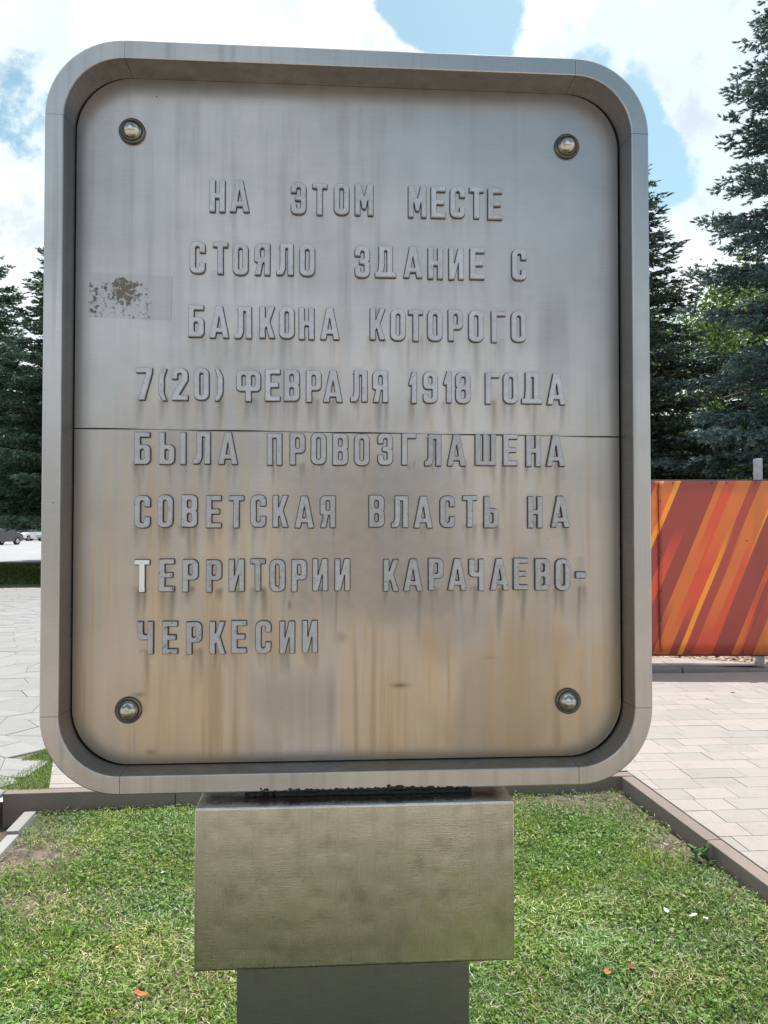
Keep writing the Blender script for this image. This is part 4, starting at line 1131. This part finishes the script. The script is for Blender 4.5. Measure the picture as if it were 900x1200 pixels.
# leafy weed against the right kerb
def weed_plant(loc, label):
    root = empty('weed', loc); tag(root, label, 'weed')
    r4 = random.Random(8)
    for k in range(34):
        az = r4.uniform(0, 6.28); el = r4.uniform(.2, 1.3); L = r4.uniform(.025, .05); h = r4.uniform(0, .07)
        d = Vector((math.cos(az) * math.cos(el), math.sin(az) * math.cos(el), math.sin(el))); s_ = Vector((-math.sin(az), math.cos(az), 0)); o0 = Vector((r4.uniform(-.03, .03), r4.uniform(-.03, .03), h))
        V_ = [o0, o0 + d * L * .4 + s_ * L * .28, o0 + d * L * .8 + s_ * L * .18, o0 + d * L - Vector((0, 0, .004)), o0 + d * L * .8 - s_ * L * .18, o0 + d * L * .4 - s_ * L * .28]
        if k == 0:
            bmw = []
            VVw, FFw = [], []
        b0 = len(VVw); VVw += V_; FFw += [(b0, b0 + 1, b0 + 5), (b0 + 1, b0 + 2, b0 + 4, b0 + 5), (b0 + 2, b0 + 3, b0 + 4)]
    mesh_obj('foliage', VVw, FFw, plain('weed_leaf', (.06, .13, .035), .5, 0, .35, 40), root)
weed_plant((1.44, 3.52, .02), 'dark leafy weed growing against the inside of the right kerb')

# small litter
def scrap(name, loc, size, mat, label, cat, seed, rz=0, fold=.3, shape=5):
    r5 = random.Random(seed); V_ = []; n_ = shape + 3
    for k in range(n_):
        a = 2 * math.pi * k / n_; q = r5.uniform(.6, 1.1)
        V_.append((math.cos(a) * size[0] * q, math.sin(a) * size[1] * q, r5.uniform(0, fold) * size[0]))
    V_.append((0, 0, fold * size[0] * .4)); F_ = [(k, (k + 1) % n_, n_) for k in range(n_)]
    o = mesh_obj(name, V_, F_, mat, None, False, loc); o.rotation_euler = (r5.uniform(-.3, .3), r5.uniform(-.3, .3), rz)
    md = o.modifiers.new('thickness', 'SOLIDIFY'); md.thickness = .0015
    return tag(o, label, cat)
LG = lambda x, y: float(lawn_z(np.array(x), np.array(y))) + .03
scrap('fallen_leaf', (-.79, 2.53, LG(-.79, 2.53)), (.034, .015), M['orange_leaf'], 'long orange dry leaf on the grass left of the post', 'leaf', 1, .2)
scrap('fallen_leaf', (.755, 2.63, LG(.755, 2.63)), (.013, .013), M['orange_leaf'], 'round orange leaf on the grass right of the post', 'leaf', 2)
scrap('fallen_leaf', (.845, 2.66, LG(.84, 2.66)), (.020, .018), plain('brown_leaf', (.16, .05, .03), .8), 'dark red-brown curled leaf beside the round orange leaf', 'leaf', 3)
scrap('fallen_leaf', (-1.22, 3.80, LG(-1.22, 3.8)), (.026, .02), plain('red_leaf', (.3, .09, .05), .8), 'reddish leaf on the worn grass near the back kerb at left', 'leaf', 13)
scrap('paper_scrap', (1.108, 3.04, LG(1.1, 3.04)), (.012, .017), M['paper'], 'white paper scrap, leftmost of three on the right lawn', 'litter', 4)
scrap('paper_scrap', (1.196, 3.0, LG(1.2, 3.0)), (.018, .012), M['paper'], 'white paper scrap, middle one of three on the right lawn', 'litter', 5)
scrap('paper_scrap', (1.234, 2.98, LG(1.23, 2.98)), (.010, .016), M['paper'], 'white paper scrap, rightmost of three on the right lawn', 'litter', 6)
scrap('paper_scrap', (1.333, 3.65, LG(1.33, 3.65)), (.045, .016), M['strip'], 'long pale scrap lying beside the weed at the right kerb', 'litter', 7, .5)
scrap('paper_scrap', (-1.093, 3.887, LG(-1.09, 3.88)), (.016, .014), M['paper'], 'pale crumpled scrap on the grass behind the frame at left', 'litter', 8)
scrap('paper_scrap', (-.98, 3.42, LG(-.98, 3.42)), (.013, .011), M['paper'], 'white scrap in the middle of the left lawn', 'litter', 9)
scrap('paper_scrap', (.63, 4.28, LG(.63, 4.28)), (.03, .02), plain('grey_scrap', (.42, .45, .52), .7), 'bluish grey scrap on the bare soil by the back kerb', 'litter', 10)
r6 = random.Random(4)
for k, (x, y, lb) in enumerate([(3.05, 6.75, 'dark leaf scrap on the pavers, farthest one in front of the fence'), (2.05, 3.42, 'dark leaf scrap on the pavers nearest the right kerb'), (2.1, 4.12, 'small dark bit on the pavers beside the kerb corner'), (2.72, 6.5, 'small dark crumb on the sunny pavers near the banner shadow')]):
    scrap('dead_leaf', (x, y, .112), (.018, .012), M['rail'], lb, 'leaf', 20 + k)

# ------------------------------------------------------------------ trees
def conifer_meshes(seed, H, Rb, z0, shoot=.075, whorl=.30, hue=(.045, .075, .068), tipc=(.10, .15, .135), dens=1.0, power=.85, droop=.28):
    r7 = np.random.default_rng(seed)
    # trunk
    tv, tf = [], []; rings = 14; seg = 9
    for i in range(rings + 1):
        t = i / rings; r_ = (.16 * H / 14) * (1 - t) ** .9 + .012; ox = .04 * math.sin(t * 5 + seed)
        for k in range(seg): tv.append((ox + r_ * math.cos(6.2832 * k / seg), r_ * math.sin(6.2832 * k / seg), H * t))
    for i in range(rings):
        for k in range(seg): a = i * seg + k; b = i * seg + (k + 1) % seg; tf.append((a, b, b + seg, a + seg))
    wood_v, wood_f = [], []
    P0, DIR, LEN, COLS = [], [], [], []
    z = z0
    while z < H - .15:
        t = z / H; R_ = Rb * (1 - (z - z0) / (H - z0)) ** power + .10
        nb = int(r7.integers(6, 9)) if R_ > .6 else 5
        a0 = r7.uniform(0, 6.28)
        for b in range(nb):
            az = a0 + 6.2832 * b / nb + r7.uniform(-.3, .3); L = R_ * r7.uniform(.72, 1.12); zb = z + r7.uniform(-.12, .12)
            up0 = .35 - droop * 1.6 * (1 - t) ; npt = max(4, int(L / .10))
            s = np.linspace(0, 1, npt)
            rr = s * L; zz = zb + L * (up0 * s - droop * s ** 2 * 1.0 + .22 * s ** 3)
            yaw = r7.uniform(-.12, .12) * s ** 2 * L
            ca, sa = math.cos(az), math.sin(az)
            pts = np.stack([rr * ca - yaw * sa, rr * sa + yaw * ca, zz], -1)
            # wood
            w0 = .010 + .012 * L
            for i in range(npt - 1 if L > .5 else 0):
                if i % 2: continue
                j = min(npt - 1, i + 2); p, q = pts[i], pts[j]; wa = w0 * (1 - s[i]) + .003; wb_ = w0 * (1 - s[j]) + .003
                bb = len(wood_v); side = np.array([-sa, ca, 0])
                for pt_, w_ in ((p, wa), (q, wb_)):
                    wood_v.extend([tuple(pt_ + side * w_), tuple(pt_ + [0, 0, w_]), tuple(pt_ - side * w_), tuple(pt_ - [0, 0, w_])])
                for k in range(4): wood_f.append((bb + k, bb + (k + 1) % 4, bb + 4 + (k + 1) % 4, bb + 4 + k))
            # twigs
            nt = max(4, int(L / .060 * dens)); ts = r7.uniform(.10, 1, nt) ** .8; ts = np.append(ts, 1.0)
            for q, tt in enumerate(ts):
                i = min(npt - 2, int(tt * (npt - 1))); f = tt * (npt - 1) - i; p = pts[i] * (1 - f) + pts[i + 1] * f
                tang = pts[i + 1] - pts[i]; tang /= np.linalg.norm(tang) + 1e-9; side = np.array([-sa, ca, 0]) * (1 if q % 2 else -1)
                TL = (0.10 + .34 * L * (1 - tt) ** .7 * (.35 + tt)) * r7.uniform(.6, 1.15); TL = min(TL, .75)
                if tt == 1.0: dvec = tang; TL = .14
                else: dvec = tang * .75 + side * .72 + np.array([0, 0, r7.uniform(-.32, .10)])
                dvec /= np.linalg.norm(dvec)
                ns = max(3, int(TL / (shoot * .42)))
                ss = (np.arange(ns) + .5) / ns * TL
                pp = p + dvec * ss[:, None] + np.stack([r7.uniform(-.02, .02, ns), r7.uniform(-.02, .02, ns), -.15 * ss ** 2 + r7.uniform(-.03, .02, ns)], -1)
                lat = r7.uniform(-1, 1, (ns, 3)) * .9; lat[-1] *= .3
                dd = dvec + lat; dd[:, 2] += .05; dd /= np.linalg.norm(dd, axis=1)[:, None]
                P0.append(pp); DIR.append(dd); LEN.append(np.full(ns, shoot) * r7.uniform(.75, 1.35, ns))
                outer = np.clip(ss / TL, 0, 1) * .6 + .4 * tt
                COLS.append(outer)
        z += whorl * r7.uniform(.75, 1.2) * (1 - .35 * t)
    P = np.concatenate(P0); Dv = np.concatenate(DIR); L = np.concatenate(LEN); out = np.concatenate(COLS); n = len(P)
    up = np.array([.13, .31, .94]); s1 = np.cross(Dv, up); s1 /= np.linalg.norm(s1, axis=1)[:, None] + 1e-9; s2 = np.cross(s1, Dv)
    # each shoot: 7 needles-sprays (triangles) round its axis
    VV = []; K = 6
    for k in range(K):
        a = k * 2.4 + r7.uniform(-.3, .3, n); rad = np.cos(a)[:, None] * s1 + np.sin(a)[:, None] * s2; st = .12 * k
        base = P + Dv * (L * st)[:, None]; tan_ = np.cross(rad, Dv)
        tip = base + Dv * (L * .62)[:, None] + rad * (L * .36)[:, None]
        w_ = (L * .17)[:, None]
        VV.append(np.stack([base - tan_ * w_, base + tan_ * w_, tip], 1))
    V = np.stack(VV, 1).reshape(-1, 3); F = np.arange(n * K * 3).reshape(-1, 3)
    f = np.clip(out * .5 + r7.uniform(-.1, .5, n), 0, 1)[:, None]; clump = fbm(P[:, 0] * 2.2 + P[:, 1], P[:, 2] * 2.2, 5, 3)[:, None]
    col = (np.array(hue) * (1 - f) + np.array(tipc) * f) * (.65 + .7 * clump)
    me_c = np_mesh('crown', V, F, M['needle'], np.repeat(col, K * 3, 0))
    me_t = bpy.data.meshes.new('trunk'); me_t.from_pydata(tv, [], tf); me_t.materials.append(M['bark']); me_t.shade_smooth()
    me_b = bpy.data.meshes.new('branches'); me_b.from_pydata(wood_v, [], wood_f); me_b.materials.append(M['bark'])
    print('conifer', seed, 'shoots', n, 'tris', len(F))
    return me_t, me_b, me_c

def place_tree(name, meshes, loc, rz, label, cat='tree', sc=1.0, group=None):
    r_ = empty(name, loc, rz); r_.scale = (sc, sc, sc) if not isinstance(sc, tuple) else sc; tag(r_, label, cat, group)
    for nm, me in zip(('trunk', 'branches', 'crown'), meshes):
        o = bpy.data.objects.new(nm, me); link(o, r_)
    return r_
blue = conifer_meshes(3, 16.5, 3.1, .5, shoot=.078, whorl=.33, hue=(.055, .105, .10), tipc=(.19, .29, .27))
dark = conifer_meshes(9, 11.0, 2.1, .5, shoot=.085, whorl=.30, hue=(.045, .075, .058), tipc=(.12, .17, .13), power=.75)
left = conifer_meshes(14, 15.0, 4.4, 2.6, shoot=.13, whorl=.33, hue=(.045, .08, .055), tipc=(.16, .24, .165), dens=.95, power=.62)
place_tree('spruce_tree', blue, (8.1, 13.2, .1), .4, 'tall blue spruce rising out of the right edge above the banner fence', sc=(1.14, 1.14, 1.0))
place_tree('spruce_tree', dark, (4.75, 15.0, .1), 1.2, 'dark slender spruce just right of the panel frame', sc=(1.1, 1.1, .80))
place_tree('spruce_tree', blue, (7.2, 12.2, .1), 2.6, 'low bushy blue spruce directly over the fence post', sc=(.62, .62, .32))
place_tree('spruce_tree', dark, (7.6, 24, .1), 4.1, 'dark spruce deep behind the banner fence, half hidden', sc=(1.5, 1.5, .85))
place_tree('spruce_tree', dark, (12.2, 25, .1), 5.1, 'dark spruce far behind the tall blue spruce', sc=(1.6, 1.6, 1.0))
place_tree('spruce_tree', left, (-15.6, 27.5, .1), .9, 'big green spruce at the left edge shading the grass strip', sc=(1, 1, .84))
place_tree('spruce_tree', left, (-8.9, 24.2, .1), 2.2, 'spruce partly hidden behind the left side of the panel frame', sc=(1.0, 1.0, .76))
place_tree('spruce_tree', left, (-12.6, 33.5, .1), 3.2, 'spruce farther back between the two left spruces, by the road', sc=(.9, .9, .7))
for k, (x, y, s_, lb) in enumerate([(-47, 100, 1.1, 'far dark spruce behind the dark parked car'), (-42.5, 103, 1.2, 'far dark spruce between the dark and the white parked car'), (-38.5, 101, 1.1, 'far dark spruce behind the white parked car'), (-51.5, 101, 1.2, 'far dark spruce at the very left edge beyond the road')]):
    place_tree('spruce_tree', dark, (x, y, .1), k * 1.3, lb, sc=(s_ * 2.1, s_ * 2.1, s_ * 1.2), group='far trees across the road')

def leafy(seed, H, R_, base, nleaf, cols, leaf=.10):
    r8 = np.random.default_rng(seed); tv, tf = [], []
    def limb(p, q, r0, r1):
        p = np.array(p); q = np.array(q); d = q - p; L = np.linalg.norm(d); d = d / L; s = np.cross(d, [.2, .9, .1]); s /= np.linalg.norm(s); s2 = np.cross(d, s); b = len(tv)
        for (c, r_) in ((p, r0), (q, r1)):
            for k in range(6): tv.append(tuple(c + (s * math.cos(k * 1.0472) + s2 * math.sin(k * 1.0472)) * r_))
        for k in range(6): tf.append((b + k, b + (k + 1) % 6, b + 6 + (k + 1) % 6, b + 6 + k))
    limb((0, 0, 0), (.1, .1, base), .15, .12); limb((.1, .1, base), (0, 0, H * .8), .12, .04)
    ends = []
    for i in range(26):
        z = r8.uniform(base, H * .8); a = r8.uniform(0, 6.28); L = R_ * r8.uniform(.5, 1) * (1 - .5 * abs(z / H - .55)); e = (math.cos(a) * L, math.sin(a) * L, z + L * r8.uniform(.2, .7))
        limb((0, 0, z), e, .045, .012); ends.append(e); ends.append(tuple(np.array(e) * [.6, .6, 1] - [0, 0, .2 * L]))
        for j in range(3):
            e2 = tuple(np.array(e) + r8.normal(0, .45, 3)); limb(e, e2, .014, .005); ends.append(e2)
    ends = np.array(ends); c = ends[r8.integers(0, len(ends), nleaf)] + r8.normal(0, .32, (nleaf, 3)) * [1, 1, .8]
    n = nleaf; s = r8.uniform(.6, 1.2, n) * leaf; d = r8.normal(0, 1, (n, 3)); d[:, 2] -= .3; d /= np.linalg.norm(d, axis=1)[:, None]
    sd_ = np.cross(d, r8.normal(0, 1, (n, 3))); sd_ /= np.linalg.norm(sd_, axis=1)[:, None]
    V = np.stack([c, c + d * s[:, None] * .5 + sd_ * s[:, None] * .3, c + d * s[:, None], c + d * s[:, None] * .5 - sd_ * s[:, None] * .3], 1).reshape(-1, 3)
    F = np.arange(n * 4).reshape(-1, 4); col = np.array(cols)[r8.integers(0, len(cols), n)] * r8.uniform(.7, 1.3, (n, 1))
    me_c = np_mesh('crown', V, F, M['leaf'], np.repeat(col, 4, 0))
    me_t = bpy.data.meshes.new('trunk'); me_t.from_pydata(tv, [], tf); me_t.materials.append(M['bark'])
    return me_t, me_c
lf = leafy(5, 7.8, 2.6, 1.8, 34000, [(.12, .20, .05), (.15, .24, .06), (.08, .15, .035), (.20, .29, .09)], .10)
def place_leafy(loc, rz, label, sc=1, group=None):
    r_ = empty('broadleaf_tree', loc, rz); r_.scale = (sc,) * 3; tag(r_, label, 'tree', group)
    for nm, me in zip(('trunk', 'crown'), lf): link(bpy.data.objects.new(nm, me), r_)
place_leafy((7.9, 18.2, .1), .3, 'light green broadleaf tree showing between the two spruces at right')
# the park edge behind the photographer, mirrored softly by the steel
sheet('park_lawn', [(-34, -60), (30, -60), (30, -17.5), (-34, -17.5)], [], .097, M['grass_far'])
for k in range(9):
    place_leafy((-21 + k * 4.6 + rnd.uniform(-.6, .6), -24 + rnd.uniform(-2.5, 2.5), .1), k * 1.1, 'low broadleaf tree of the park lawn facing the inscription side', rnd.uniform(.5, .66), 'park trees facing the inscription')

# ------------------------------------------------------------------ cars across the road
def car(loc, rz, body, label, suv=0):
    root = empty('parked_car', loc, rz); tag(root, label, 'car', 'cars parked across the road')
    h = 1.42 + .2 * suv
    sec = [(-2.1, .35, .55), (-2.15, .55, .78), (-1.9, .35, .92), (-1.15, .3, .98), (-.35, .3, 1.0), (1.0, .3, 1.0), (1.75, .32, .98), (2.08, .4, .85), (2.1, .4, .55)]
    # lower body: lofted outline
    prof_ = [(-2.15, .45), (-2.12, .72), (-1.95, .86), (-1.1, .98), (1.55, 1.02), (2.0, .95), (2.14, .75), (2.12, .4), (1.8, .28), (-1.8, .28)]
    def extr(name, P, w0, taper, mat, inset_top=0):
        V_ = []; n_ = len(P); ws = (-w0, -w0 * .92, w0 * .92, w0)
        for wi, y in enumerate(ws):
            sh = .96 if wi in (0, 3) else 1.0
            for (x, z) in P: V_.append((x * sh, y * (1 - taper * max(0, z - 1.0)), (z - .6) * (sh ** .5) + .6))
        F_ = [tuple(range(n_))[::-1], tuple(range(3 * n_, 4 * n_))]
        for w_ in range(3):
            for i in range(n_): j = (i + 1) % n_; F_.append((w_ * n_ + i, w_ * n_ + j, (w_ + 1) * n_ + j, (w_ + 1) * n_ + i))
        return mesh_obj(name, V_, F_, mat, root)
    extr('body', prof_, .88, 0, body)
    extr('cabin', [(-1.15, .97), (-.45, h - .07), (.1, h), (1.1, h - .02), (1.65 + .2 * suv, 1.0)], .80, .25, M['glass'])
    extr('roof', [(-.42, h - .05), (-.4, h - .02), (.1, h + .02), (1.12, h), (1.22, h - .07)], .74, .25, body)
    for x in (-1.35, 1.35):
        for y in (-.8, .8):
            bm = bmesh.new(); bmesh.ops.create_cone(bm, cap_ends=True, segments=20, radius1=.33, radius2=.33, depth=.22)
            for v in bm.verts: v.co = Vector((v.co.x, v.co.z, v.co.y))
            wh = bm_obj('wheel', bm, M['tyre'], root, False, (x, y, .33))
            bm = bmesh.new(); bmesh.ops.create_cone(bm, cap_ends=True, segments=14, radius1=.2, radius2=.2, depth=.235)
            for v in bm.verts: v.co = Vector((v.co.x, v.co.z, v.co.y))
            bm_obj('rim', bm, M['rim'], wh)
    for y in (-.62, .62):
        bm = bmesh.new(); bm_box(bm, (-2.16, y - .16, .62), (-1.98, y + .16, .76), .03); bm_obj('headlight', bm, M['lamp'], root)
    return root
car((-33.2, 66, .1), math.radians(75), M['car_dark'], 'dark grey car parked across the road at the left edge')
car((-40.6, 88, .1), math.radians(78), M['car_white'], 'white car parked across the road beside the dark one', 1)
car((-37.7, 88, .1), math.radians(72), M['car_silver'], 'pale car partly hidden behind the steel frame edge')
car((-43.9, 89, .1), math.radians(76), M['car_white'], 'white car half hidden behind the dark grey car')
print('done')
